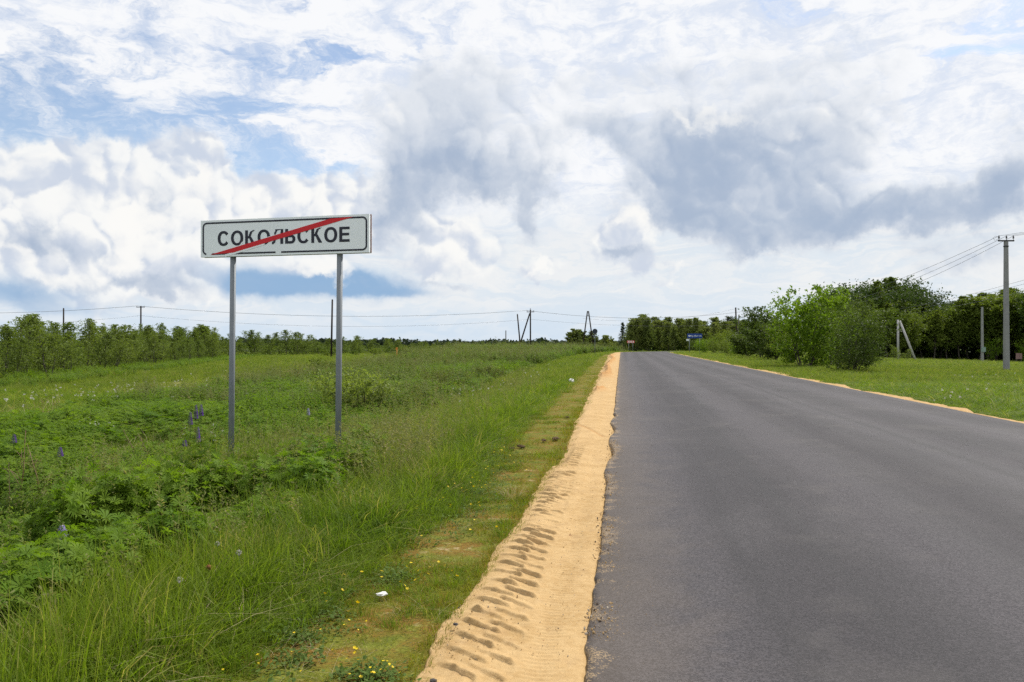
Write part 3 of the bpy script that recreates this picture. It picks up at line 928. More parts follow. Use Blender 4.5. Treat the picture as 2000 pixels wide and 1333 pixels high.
def notice_board():
    Y = 128.0
    c = at(1990, 696, Y); gz = tz(c.x, Y)
    root = empty('notice_board', (c.x, Y, gz))
    tag(root, 'faded pinkish notice board on short legs at the forest edge', 'board')
    zc = max(0.75, c.z - gz)
    mb = MB(); mb.box((0, 0, zc), (1.0, 0.05, 0.95))
    mb.build('panel', plain_mat('faded_pink_paint', (0.27, 0.17, 0.155), 0.8, 0.2, 0, 0.2, 5.0), root)
    for sx in (-0.4, 0.4):
        mb = MB(); mb.box((sx, 0.06, zc / 2 - 0.1), (0.08, 0.06, zc + 0.3)); mb.build('leg', WOODGREY, root)
notice_board()

def marker_post():
    Y = 96.0
    c = at(775, 679, Y); gz = tz(c.x, Y)
    root = empty('marker_post', (c.x, Y, gz))
    tag(root, 'thin orange pipeline marker post standing in the weedy field', 'marker post')
    mb = MB(); mb.tube([(0, 0, -0.2), (0, 0, c.z - gz)], 0.07, 8); mb.build('shaft', ORANGE, root, True)
    mb = MB(); mb.box((0, -0.075, c.z - gz - 0.16), (0.24, 0.02, 0.28)); mb.build('plate', ORANGE, root)
marker_post()

# ---------------------------------------------------------------- poles and wires
def insulator(parent, p, h=0.22, r=0.055):
    mb = MB()
    mb.tube([p, (p[0], p[1], p[2] + h * .35), (p[0], p[1], p[2] + h * .36), (p[0], p[1], p[2] + h * .62), (p[0], p[1], p[2] + h * .63), (p[0], p[1], p[2] + h)],
            [0.015, 0.015, r, r * 1.15, r * .75, r * .8], 8)
    mb.build('insulator', PORC, parent, True)

def round_pole(px, py_top, Y, label, mat=WOOD, lean=0.0, r=(0.14, 0.10), cat='utility pole', group=None, name='wooden_pole', base=None):
    c = at(px, py_top, Y); bx = c.x + lean
    gz = tz(bx, Y)
    root = empty(name, (bx, Y, gz))
    tag(root, label, cat, group)
    H = c.z - gz
    mb = MB(); mb.tube([(0, 0, -0.3), (-lean * .5, 0, H * .5), (-lean, 0, H)], [r[0], (r[0] + r[1]) / 2, r[1]], 12); mb.build('shaft', mat, root, True)
    return root, H, c

WIRE_TOP = []
r1, h1, c1 = round_pole(275, 598, 160, 'dark pole with crossarm above the birch thicket, second from the left', r=(.17, .14))
mb = MB(); mb.box((0, -0.16, h1 - 0.25), (1.7, 0.12, 0.12)); mb.build('crossarm', WOOD, r1)
for sx in (-0.75, 0.75): insulator(r1, (sx, -0.16, h1 - 0.19))
r0, h0, c0 = round_pole(124, 603, 150, 'dark bare pole above the birch thicket, leftmost of the poles', r=(.16, .13))
mb = MB(); mb.tube([(0, 0, h0), (0, 0, h0 + 0.12)], [0.14, 0.02], 10); mb.build('cap', IRON, r0)
rd, hd, cd = round_pole(649, 586, 120, 'dark bare pole standing close behind the right sign post', r=(.15, .12), lean=-0.15)
mb = MB(); mb.tube([(0.15, 0, hd), (0.15, 0, hd + 0.10)], [0.13, 0.02], 10); mb.build('cap', IRON, rd)
r2, h2, c2 = round_pole(1036, 605, 180, 'dark braced pole with crossarm and insulators in mid field', r=(.18, .15))
mb = MB(); mb.box((0, -0.17, h2 - 0.55), (1.7, 0.12, 0.14)); mb.build('crossarm', WOOD, r2)
for sx in (-0.75, 0.75): insulator(r2, (sx, -0.17, h2 - 0.48), 0.3, 0.08)
insulator(r2, (0, 0, h2), 0.3, 0.08)
s = at(1009, 675, 180)
mb = MB(); mb.tube([(s.x - c2.x, 0, -0.3), (-0.15, -0.02, h2 - 0.85)], [0.19, 0.15], 12); mb.build('brace', WOOD, r2, True)
rl, hl, cl = round_pole(1010.5, 614.5, 185, 'leaning dark pole beside the braced pole in mid field', r=(.17, .15), lean=0.85)
mb = MB(); mb.tube([(-0.85, 0, hl), (-0.86, 0, hl + 0.14)], [0.15, 0.02], 10); mb.build('cap', IRON, rl)
rq, hq, cq = round_pole(988, 646, 400, 'thin distant pole left of the leaning pole on the skyline', WOODGREY, r=(.28, .24))
# A-frame behind the bushes
ca = at(1148.5, 608, 190); gz = tz(ca.x, 190)
ra = empty('a_frame_pole', (ca.x, 190, gz)); tag(ra, 'dark wooden A-frame pole rising behind the roadside bushes', 'utility pole')
for sx in (-1.55, 1.55):
    mb = MB(); mb.tube([(sx, 0, -0.3), (0.12 * math.copysign(1, sx), 0, ca.z - gz)], [0.17, 0.14], 10); mb.build('leg', WOOD, ra, True)
mb = MB(); mb.box((0, -0.15, (ca.z - gz) * 0.90), (0.75, 0.10, 0.16)); mb.build('tie', WOOD, ra)
# poles over the wood beyond the bend
re_, he, ce = round_pole(1437, 601, 180, 'tall dark pole above the bushes behind the blue sign', r=(.19, .16), lean=0.3)
rf, hf, cf = round_pole(1443.5, 615, 200, 'grey leaning pole just right of the tall dark pole', WOODGREY, r=(.18, .15), lean=-0.5)
rg, hg, cg = round_pole(1421, 619, 230, 'short dark pole top left of the tall dark pole', r=(.22, .18), lean=-.2)
rh, hh, ch = round_pole(1487, 604, 190, 'pole top with insulators poking out of the dark roadside tree', r=(.17, .14))
mb = MB(); mb.box((0, -0.15, hh - 0.35), (1.5, 0.12, 0.12)); mb.build('crossarm', WOOD, rh)
for sx in (-0.65, 0.0, 0.65): insulator(rh, (sx, -0.15, hh - 0.28), 0.3, 0.08)
ri, hi_, ci = round_pole(1512, 618, 230, 'dark pole with crossarm between dark tree and bright bush', r=(.19, .16))
mb = MB(); mb.box((0, -0.15, hi_ - 0.9), (1.9, 0.12, 0.14)); mb.build('crossarm', WOOD, ri)
for sx in (-0.85, 0.85): insulator(ri, (sx, -0.15, hi_ - 0.82), 0.35, 0.09)

def concrete_pole(px, py_top, Y, label, w=(0.30, 0.20), mat=CONC):
    c = at(px, py_top, Y); gz = tz(c.x, Y); H = c.z - gz
    root = empty('concrete_pole', (c.x, Y, gz)); tag(root, label, 'utility pole')
    mb = MB()
    a, b = w[0] / 2, w[1] / 2
    ch_ = 0.2
    def ring(s, z): return [(-s, -s * (1 - ch_), z), (-s * (1 - ch_), -s, z), (s * (1 - ch_), -s, z), (s, -s * (1 - ch_), z), (s, s * (1 - ch_), z), (s * (1 - ch_), s, z), (-s * (1 - ch_), s, z), (-s, s * (1 - ch_), z)]
    vs = ring(a, -0.3) + ring(b, H)
    mb.add(vs, [(k, (k + 1) % 8, 8 + (k + 1) % 8, 8 + k) for k in range(8)] + [tuple(range(8, 16))])
    mb.build('shaft', mat, root)
    return root, H, c
rc, hc, cc = concrete_pole(1965.5, 472, 52, 'tall grey concrete pole with three insulators in the right meadow', (0.31, 0.21))
mb = MB(); mb.box((0, -0.02, hc + 0.045), (1.02, 0.10, 0.085)); mb.build('crossarm', IRON, rc)
mb = MB(); mb.tube([(0, 0, hc - 0.34), (0, 0, hc - 0.29)], [0.165, 0.165], 14); mb.build('collar', IRON, rc)
for sx in (-0.47, 0.02, 0.47): insulator(rc, (sx, -0.02, hc + 0.088), 0.30, 0.05)
rb, hb, cb = concrete_pole(1918.5, 600, 120, 'grey concrete pole with pale green box in front of the forest', (0.34, 0.24), CONC)
mb = MB(); mb.box((0.05, -0.24, 1.95), (0.56, 0.22, 0.72)); bx_ = mb.build('meter_box', GREENBOX, rb)
mb = MB(); mb.box((0.05, -0.356, 1.95), (0.48, 0.012, 0.62)); mb.build('door', GREENBOX, bx_)
cs = at(1754, 625, 112); gz = tz(cs.x, 112); hs = cs.z - gz
rs = empty('strutted_pole', (cs.x, 112, gz)); tag(rs, 'pale concrete pole with slanting strut at the forest edge', 'utility pole')
mb = MB(); mb.tube([(0, 0, -0.3), (0, 0, hs)], [0.17, 0.14], 8); mb.build('shaft', CONCPALE, rs, True)
e_ = at(1788, 708, 111)
mb = MB(); mb.tube([(e_.x - cs.x, -1.2, -0.3), (0.22, -0.06, hs - 0.15)], [0.17, 0.14], 8); mb.build('strut', CONCPALE, rs, True)
rk, hk, ck = round_pole(1592, 600, 98, 'grey pole almost hidden behind the bright green bush', WOODGREY, r=(.14, .11))
rm, hm, cm = round_pole(1700, 612, 150, 'wooden pole hidden among the forest trees', WOOD, r=(.14, .11))

def wire(a, b, sag, label, group, r=0.022):
    a = Vector(a); b = Vector(b)
    pts = []
    for i in range(19):
        t = i / 18
        p = a.lerp(b, t); p.z -= sag * 4 * t * (1 - t)
        pts.append(p)
    mb = MB(); mb.tube([p - a for p in pts], r, 5)
    o = mb.build('power_wire', WIRE, None, True)
    o.location = a
    tag(o, label, 'wire', group)
def top(c, dx=0.0, dz=0.0, dy=-0.16): return (c.x + dx, c.y + dy, c.z + dz)
gL = 'wires of the field power line'
P0 = at(-420, 600, 142)
for dx in (-0.75,):
    wire((P0.x, P0.y, P0.z), top(c1, dx, 0.0), 1.3, 'upper wire running left from the thicket pole to the picture edge', gL, 0.03)
    wire(top(c1, dx, 0.0), top(c2, dx, -0.2), 1.7, 'upper wire sagging behind the sign posts to the braced pole', gL, 0.03)
    wire(top(c2, dx, -0.2), top(ch, dx, -0.1), 1.9, 'upper wire from the braced pole to the dark tree pole', gL, 0.03)
wire((P0.x, P0.y, P0.z - 2.4), top(c1, 0, -1.95), 1.5, 'lower wire running left from the thicket pole to the picture edge', gL, 0.016)
wire(top(c1, 0, -1.95), top(c2, 0, -2.2), 1.9, 'lower wire sagging behind the sign posts to the braced pole', gL, 0.018)
wire(top(c2, 0, -2.2), top(ch, 0, -3.2), 1.2, 'lower wire from the braced pole to the dark tree pole', gL, 0.016)
wire(top(ce, 0, -0.3), (c2.x + 12, 182, c2.z - 1.9), 1.5, 'thin wire dropping left from the tall dark pole', gL, 0.016)
gR = 'wires at the tall concrete pole'
PR = Vector((39.5, 6.0, 9.6))
for i, dx in enumerate((-0.47, 0.02, 0.47)):
    which = ('left', 'middle', 'right')[i]
    wire((cc.x + dx, 51.98, cc.z + 0.36), (ck.x + dx * 0.8 - 0.2, 98, ck.z - 0.15 * i), 0.55 + 0.25 * i, f'{which} insulator wire falling from the tall concrete pole to the bush', gR, 0.012)
    wire((cc.x + dx, 51.98, cc.z + 0.36), (PR.x + dx * 1.6, PR.y, PR.z - 0.1 * i), 0.5, f'{which} insulator wire leaving the tall concrete pole to the right edge', gR, 0.010)
gS = 'wires of the line behind the meadow'
for i in range(3):
    wire((cm.x, 150, cm.z - 0.4 * i), at(2120, 512 + 9 * i + (10 if i == 2 else 0), 78), 0.7, ('upper', 'middle', 'lowest')[i] + ' wire crossing behind the tall concrete pole over the forest', gS, 0.016)
mb = MB()
pts = [Vector((cc.x - 0.47 + 0.0, 51.9, cc.z + 0.24)), Vector((cc.x - 0.75, 51.9, cc.z + 0.34)), Vector((cc.x - 0.92, 51.9, cc.z + 0.22)), Vector((cc.x - 0.80, 51.9, cc.z + 0.06)), Vector((cc.x - 0.5, 51.9, cc.z + 0.17))]
mb.tube([p - cc for p in pts], 0.010, 5)
lo = mb.build('wire_loop', WIRE, None, True); lo.location = cc
tag(lo, 'looped jumper wire at the left insulator of the tall concrete pole', 'wire')
# ---------------------------------------------------------------- leaf materials
def leaf_mat(name, a, b, dry=None, dry_amt=0.0, trans=0.38, tcol=None, scale=0.35, rough=0.5, spec=0.25, tipdry=0.0, objvar=0.5):
    m, N = new_mat(name)
    P = position(N)
    rnd = attrib(N, 'rnd')
    n1 = N.noise(P, scale, 4, 0.6)
    oi = N.new('ShaderNodeObjectInfo').outputs['Random']
    f = N.add(N.mul(N.ss(n1, 0.32, 0.66), 0.45), N.add(N.mul(rnd, 0.35), N.mul(N.sub(oi, 0.3), objvar * 0.5)))
    c = N.mix(N.math('ADD', f, 0.0, clamp=True), a, b)
    if dry:
        d = N.ss(N.add(N.mul(rnd, 0.6), N.mul(N.noise(P, 1.1, 3, 0.6), 0.5)), 0.98 - dry_amt, 1.02 - dry_amt * 0.5)
        c = N.mix(d, c, dry)
    if tipdry:
        c = N.mix(N.mul(N.ss(attrib(N, 'tip'), 0.55, 1.0), tipdry), c, dry)
    p = principled(N, c, rough, spec)
    t = N.new('ShaderNodeBsdfTranslucent')
    tc = N.mix(1.0, c, tcol or (1.25, 1.30, 0.55), 'MULTIPLY')
    N.put(t.inputs[0], tc)
    mx = N.new('ShaderNodeMixShader')
    mx.inputs[0].default_value = trans
    N.l.new(p, mx.inputs[1]); N.l.new(t.outputs[0], mx.inputs[2])
    finish(N, mx.outputs[0])
    return m
def bark_mat(name, a, b, scale=8.0):
    m, N = new_mat(name)
    oc = N.new('ShaderNodeTexCoord').outputs['Object']
    n = N.noise(N.vm('MULTIPLY', oc, (1, 1, 0.35)), scale, 5, 0.65)
    finish(N, principled(N, N.mix(N.ss(n, 0.4, 0.62), a, b), 0.9, 0.1))
    return m
GRASS = leaf_mat('grass_blade', (0.068, 0.134, 0.008), (0.182, 0.250, 0.022), (0.40, 0.33, 0.15), 0.20, 0.50, tipdry=0.12, rough=0.6, spec=0.14, scale=0.7)
GRASSLT = leaf_mat('short_grass_blade', (0.130, 0.150, 0.010), (0.245, 0.245, 0.022), (0.32, 0.17, 0.05), 0.30, 0.42, spec=0.12, rough=0.6)
FARGRASS = leaf_mat('field_grass_blade', (0.086, 0.142, 0.016), (0.200, 0.245, 0.042), (0.33, 0.28, 0.13), 0.22, 0.45, scale=0.16, rough=0.7, spec=0.08)
SEED = leaf_mat('seed_head', (0.14, 0.165, 0.050), (0.23, 0.225, 0.095), (0.36, 0.29, 0.17), 0.25, 0.40, rough=0.7, spec=0.1)
LUPLEAF = leaf_mat('lupine_leaf', (0.062, 0.138, 0.010), (0.190, 0.275, 0.024), None, 0, 0.48, rough=0.6, spec=0.14, scale=.9)
HERB = leaf_mat('herb_leaf', (0.066, 0.130, 0.012), (0.165, 0.240, 0.026), None, 0, 0.48, rough=0.65, spec=0.10, scale=.6)
SILVER = leaf_mat('low_leaf', (0.070, 0.120, 0.022), (0.130, 0.180, 0.045), None, 0, 0.35, rough=0.7, spec=0.1)
WEED = leaf_mat('dull_weed', (0.085, 0.115, 0.030), (0.165, 0.185, 0.055), (0.20, 0.13, 0.08), 0.22, 0.36, rough=0.7, spec=0.1)
STRAW = leaf_mat('dry_straw', (0.34, 0.27, 0.14), (0.50, 0.42, 0.25), None, 0, 0.2)
DEADSTEM = leaf_mat('dead_stem', (0.15, 0.085, 0.045), (0.26, 0.17, 0.10), None, 0, 0.05)
BIRCH = leaf_mat('birch_leaf', (0.078, 0.120, 0.020), (0.175, 0.220, 0.048), None, 0, 0.44, scale=0.10, spec=0.14, objvar=.7)
HAZELEAF = leaf_mat('hazed_wood_leaf', (0.078, 0.112, 0.030), (0.205, 0.235, 0.070), None, 0, 0.42, scale=0.12, spec=0.08, objvar=.9)  # far trees: distance haze painted in as a paler, duller leaf colour
MAPLE = leaf_mat('bright_leaf', (0.090, 0.165, 0.012), (0.200, 0.290, 0.026), None, 0, 0.52, scale=0.5, spec=0.15)
BRUSH = leaf_mat('dark_brush_leaf', (0.034, 0.062, 0.011), (0.105, 0.145, 0.028), None, 0, 0.40, scale=0.4, spec=0.12)
BROAD = leaf_mat('broad_leaf', (0.044, 0.080, 0.012), (0.165, 0.210, 0.034), None, 0, 0.42, scale=0.12, spec=0.12, objvar=1.0)
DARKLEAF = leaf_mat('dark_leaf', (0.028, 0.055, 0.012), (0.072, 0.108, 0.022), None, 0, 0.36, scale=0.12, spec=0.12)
NEEDLE = leaf_mat('needle', (0.022, 0.044, 0.014), (0.050, 0.080, 0.022), None, 0, 0.2, scale=0.1, spec=0.1)
FARWOOD = leaf_mat('far_foliage', (0.024, 0.038, 0.028), (0.048, 0.066, 0.040), None, 0, 0.15, scale=0.01, spec=0.05)
WILLOW = leaf_mat('willow_leaf', (0.13, 0.18, 0.032), (0.25, 0.30, 0.075), None, 0, 0.46, spec=0.15)
BARK = bark_mat('grey_bark', (0.045, 0.038, 0.030), (0.13, 0.115, 0.095))
BIRCHBARK = bark_mat('birch_bark', (0.10, 0.085, 0.070), (0.42, 0.40, 0.36), 5.0)
PINEBARK = bark_mat('pine_bark', (0.08, 0.05, 0.035), (0.22, 0.13, 0.08))

# ---------------------------------------------------------------- blades and leaves as numpy meshes
def blades(n, h, spread, w, bend, seed, hv=0.45, segs=3, upright=0.9):
    r = np.random.default_rng(seed)
    V = []; F = []; T = []; RN = []
    for i in range(n):
        a = r.uniform(0, 2 * math.pi); d = spread * math.sqrt(r.uniform())
        x0, y0 = d * math.cos(a), d * math.sin(a)
        hh = h * (1 - hv + hv * r.uniform() * 1.3)
        la = a + r.normal(0, 0.9)
        b = bend * r.uniform(0.25, 1.3)
        wa = r.uniform(0, math.pi)
        wx, wy = math.cos(wa) * w * .5, math.sin(wa) * w * .5
        rn = r.uniform(); base = len(V)
        for k in range(segs + 1):
            t = k / segs
            out = hh * b * t * t
            z = hh * t * (1 - 0.35 * b * t * t)
            ww = (1 - t) ** 0.6 if k else 0.8
            cx_, cy_ = x0 + math.cos(la) * out, y0 + math.sin(la) * out
            if k < segs:
                V += [(cx_ - wx * ww, cy_ - wy * ww, z), (cx_ + wx * ww, cy_ + wy * ww, z)]; T += [t, t]; RN += [rn, rn]
            else:
                V.append((cx_, cy_, z)); T.append(1.0); RN.append(rn)
        for k in range(segs - 1):
            o = base + 2 * k
            F += [(o, o + 1, o + 3), (o, o + 3, o + 2)]
        o = base + 2 * (segs - 1)
        F.append((o, o + 1, o + 2))
    return np.array(V), np.array(F), np.array(T), np.array(RN)

def leaf_mesh(name, V, F, T, RN, mat):
    me = mesh_np(name, V, np.asarray(F), mat, smooth=False)
    attr(me, 'tip', T); attr(me, 'rnd', RN)
    return me

def palmate(r, c, size, normal, az, nl=9):
    """a lupine leaf: narrow leaflets round one point, slightly cupped"""
    V = []; F = []
    nrm = Vector(normal).normalized(); u = nrm.orthogonal().normalized(); w = nrm.cross(u)
    for k in range(nl):
        a = az + 2 * math.pi * k / nl
        d = u * math.cos(a) + w * math.sin(a)
        s = nrm.cross(d)
        L = size * r.uniform(.85, 1.1); wd = L * 0.13
        up = nrm * (0.22 * L)
        b = len(V)
        p = Vector(c)
        V += [p, p + d * L * .55 + s * wd + up, p + d * L * .55 - s * wd + up, p + d * L + up * 0.9]
        F += [(b, b + 1, b + 2), (b + 1, b + 3, b + 2)]
    return V, F
def lupine_plant(seed, h=0.45, nleaf=21, size=0.066):
    r = np.random.default_rng(seed)
    V = []; F = []; T = []; RN = []
    for i in range(nleaf):
        a = r.uniform(0, 6.28); d = 0.20 * math.sqrt(r.uniform())
        hh = h * r.uniform(.55, 1.05) * (1 - 0.6 * (d / 0.20) ** 2 * .6)
        c = (d * math.cos(a) * 1.15, d * math.sin(a) * 1.15, hh)
        nr = (math.cos(a) * d * 2.5 + r.normal(0, .25), math.sin(a) * d * 2.5 + r.normal(0, .25), 1.0)
        v, f = palmate(r, c, size * r.uniform(.75, 1.25), nr, r.uniform(0, 6))
        o = len(V); rn = r.uniform()
        V += [tuple(p) for p in v]; F += [tuple(k + o for k in q) for q in f]; T += [.5] * len(v); RN += [rn] * len(v)
        o = len(V)
        V += [(c[0] * .2 - .003, c[1] * .2, 0), (c[0] * .2 + .003, c[1] * .2, 0), c]; F += [(o, o + 1, o + 2)]; T += [0.2] * 3; RN += [rn] * 3
    return np.array(V), np.array(F), np.array(T), np.array(RN)
def herb_plant(seed, h=0.40, ns=7, leaf=0.07, wid=0.5, spread=.16):
    """upright stems with pairs of toothed-looking broad leaves"""
    r = np.random.default_rng(seed)
    V = []; F = []; T = []; RN = []
    for s in range(ns):
        a = r.uniform(0, 6.28); d = spread * math.sqrt(r.uniform())
        lean = Vector((r.normal(0, .18), r.normal(0, .18), 1)).normalized()
        hh = h * r.uniform(.6, 1.1)
        b = Vector((d * math.cos(a), d * math.sin(a), 0)); rn = r.uniform()
        o = len(V); V += [b + Vector((-.003, 0, 0)), b + Vector((.003, 0, 0)), b + lean * hh]; F.append((o, o + 1, o + 2)); T += [0, 0, 1]; RN += [rn] * 3
        az = r.uniform(0, 6.28)
        nl = int(3 + hh / 0.07)
        for k in range(nl):
            t = 0.25 + 0.75 * k / nl
            az += 1.57 + r.normal(0, .3)
            for sg in (0, math.pi):
                dd = Vector((math.cos(az + sg), math.sin(az + sg), r.uniform(-.35, .45))).normalized()
                L = leaf * r.uniform(.7, 1.2) * (1.15 - .5 * t)
                sd = dd.cross(Vector((0, 0, 1))).normalized() * L * wid * .5
                p = b + lean * hh * t
                o = len(V)
                V += [p, p + dd * L * .45 + sd + Vector((0, 0, .006)), p + dd * L * .45 - sd + Vector((0, 0, .006)), p + dd * L + Vector((0, 0, -.012))]
                F += [(o, o + 1, o + 2), (o + 1, o + 3, o + 2)]
                T += [.5] * 4; RN += [min(1, max(0, rn + r.normal(0, .15)))] * 4
    return np.array([tuple(v) for v in V]), np.array(F), np.array(T), np.array(RN)
def seed_grass(seed, n=12, h=0.62, spread=.12):
    """thin culms carrying soft panicles"""
    r = np.random.default_rng(seed)
    V = []; F = []; T = []; RN = []
    for i in range(n):
        a = r.uniform(0, 6.28); d = spread * math.sqrt(r.uniform())
        b = Vector((d * math.cos(a), d * math.sin(a), 0)); lean = Vector((r.normal(0, .16), r.normal(0, .16), 1)).normalized()
        hh = h * r.uniform(.6, 1.05); rn = r.uniform()
        tip = b + lean * hh
        o = len(V); V += [b + Vector((-.0018, 0, 0)), b + Vector((.0018, 0, 0)), tip]; F.append((o, o + 1, o + 2)); T += [0, 0, 1]; RN += [rn] * 3
        for k in range(9):
            t = 0.80 + 0.22 * k / 9
            p = b + lean * hh * t
            dd = Vector((r.normal(), r.normal(), r.uniform(.3, 1.2))).normalized() * r.uniform(.016, .034)
            sd = dd.cross(Vector((r.normal(), r.normal(), r.normal()))).normalized() * .0045
            o = len(V); V += [p - sd * .3, p + dd * .6 + sd, p + dd * .6 - sd, p + dd]; F += [(o, o + 1, o + 2), (o + 1, o + 3, o + 2)]; T += [1] * 4; RN += [rn] * 4
    return np.array([tuple(v) for v in V]), np.array(F), np.array(T), np.array(RN)
def low_leaves(seed, n=26, spread=.16, size=.035):
    r = np.random.default_rng(seed)
    V = []; F = []; T = []; RN = []
    for i in range(n):
        a = r.uniform(0, 6.28); d = spread * math.sqrt(r.uniform())
        p = Vector((d * math.cos(a), d * math.sin(a), r.uniform(.008, .05)))
        dd = Vector((r.normal(), r.normal(), r.uniform(-.1, .5))).normalized(); L = size * r.uniform(.6, 1.3)
        sd = dd.cross(Vector((0, 0, 1))).normalized() * L * .36
        o = len(V); V += [p, p + dd * L * .5 + sd, p + dd * L * .5 - sd, p + dd * L]; F += [(o, o + 1, o + 2), (o + 1, o + 3, o + 2)]
        T += [.5] * 4; RN += [r.uniform()] * 4
    return np.array([tuple(v) for v in V]), np.array(F), np.array(T), np.array(RN)

# ---------------------------------------------------------------- uncountable cover: points + instances
def scatter(name, pts, scl, rot, idx, meshes, label=None):
    coll = bpy.data.collections.new(name + '_sources')
    for i, me in enumerate(meshes):
        coll.objects.link(bpy.data.objects.new(f'{name}_source_{i:02d}', me))
    me = bpy.data.meshes.new(name)
    me.vertices.add(len(pts)); me.vertices.foreach_set('co', np.asarray(pts, np.float32).ravel())
    a = me.attributes.new('scl', 'FLOAT_VECTOR', 'POINT'); a.data.foreach_set('vector', np.asarray(scl, np.float32).ravel())
    a = me.attributes.new('rot', 'FLOAT_VECTOR', 'POINT'); a.data.foreach_set('vector', np.asarray(rot, np.float32).ravel())
    a = me.attributes.new('idx', 'INT', 'POINT'); a.data.foreach_set('value', np.asarray(idx, np.int32))
    o = obj(name, me)
    ng = bpy.data.node_groups.new(name + '_nodes', 'GeometryNodeTree')
    ng.interface.new_socket('Geometry', in_out='INPUT', socket_type='NodeSocketGeometry')
    ng.interface.new_socket('Geometry', in_out='OUTPUT', socket_type='NodeSocketGeometry')
    nd = ng.nodes; ln = ng.links
    gi = nd.new('NodeGroupInput'); go = nd.new('NodeGroupOutput')
    ci = nd.new('GeometryNodeCollectionInfo'); ci.inputs[0].default_value = coll
    ci.inputs['Separate Children'].default_value = True; ci.inputs['Reset Children'].default_value = True
    ip = nd.new('GeometryNodeInstanceOnPoints'); ip.inputs['Pick Instance'].default_value = True
    def na(nm, ty):
        x = nd.new('GeometryNodeInputNamedAttribute'); x.data_type = ty; x.inputs[0].default_value = nm
        return x.outputs[0]
    ln.new(gi.outputs[0], ip.inputs['Points']); ln.new(ci.outputs[0], ip.inputs['Instance'])
    ln.new(na('idx', 'INT'), ip.inputs['Instance Index']); ln.new(na('rot', 'FLOAT_VECTOR'), ip.inputs['Rotation']); ln.new(na('scl', 'FLOAT_VECTOR'), ip.inputs['Scale'])
    ln.new(ip.outputs[0], go.inputs[0])
    md = o.modifiers.new('scatter', 'NODES'); md.node_group = ng
    tag(o, label, None, None, 'stuff')
    return o

def fan(y0, y1, rho, xl=0.70, xr=0.70, pad=1.5, side='both', seed=0):
    """random points over the strip of land between two distances"""
    r = np.random.default_rng(seed)
    w1 = (xl + xr) * y1 + 2 * pad
    n = int((y1 - y0) * w1 * rho)
    y = r.uniform(y0, y1, n)
    x = -(xl * y1 + pad) + r.uniform(0, 1, n) * w1
    ok = (x > -(xl * y + pad)) & (x < xr * y + pad)
    return x[ok], y[ok]

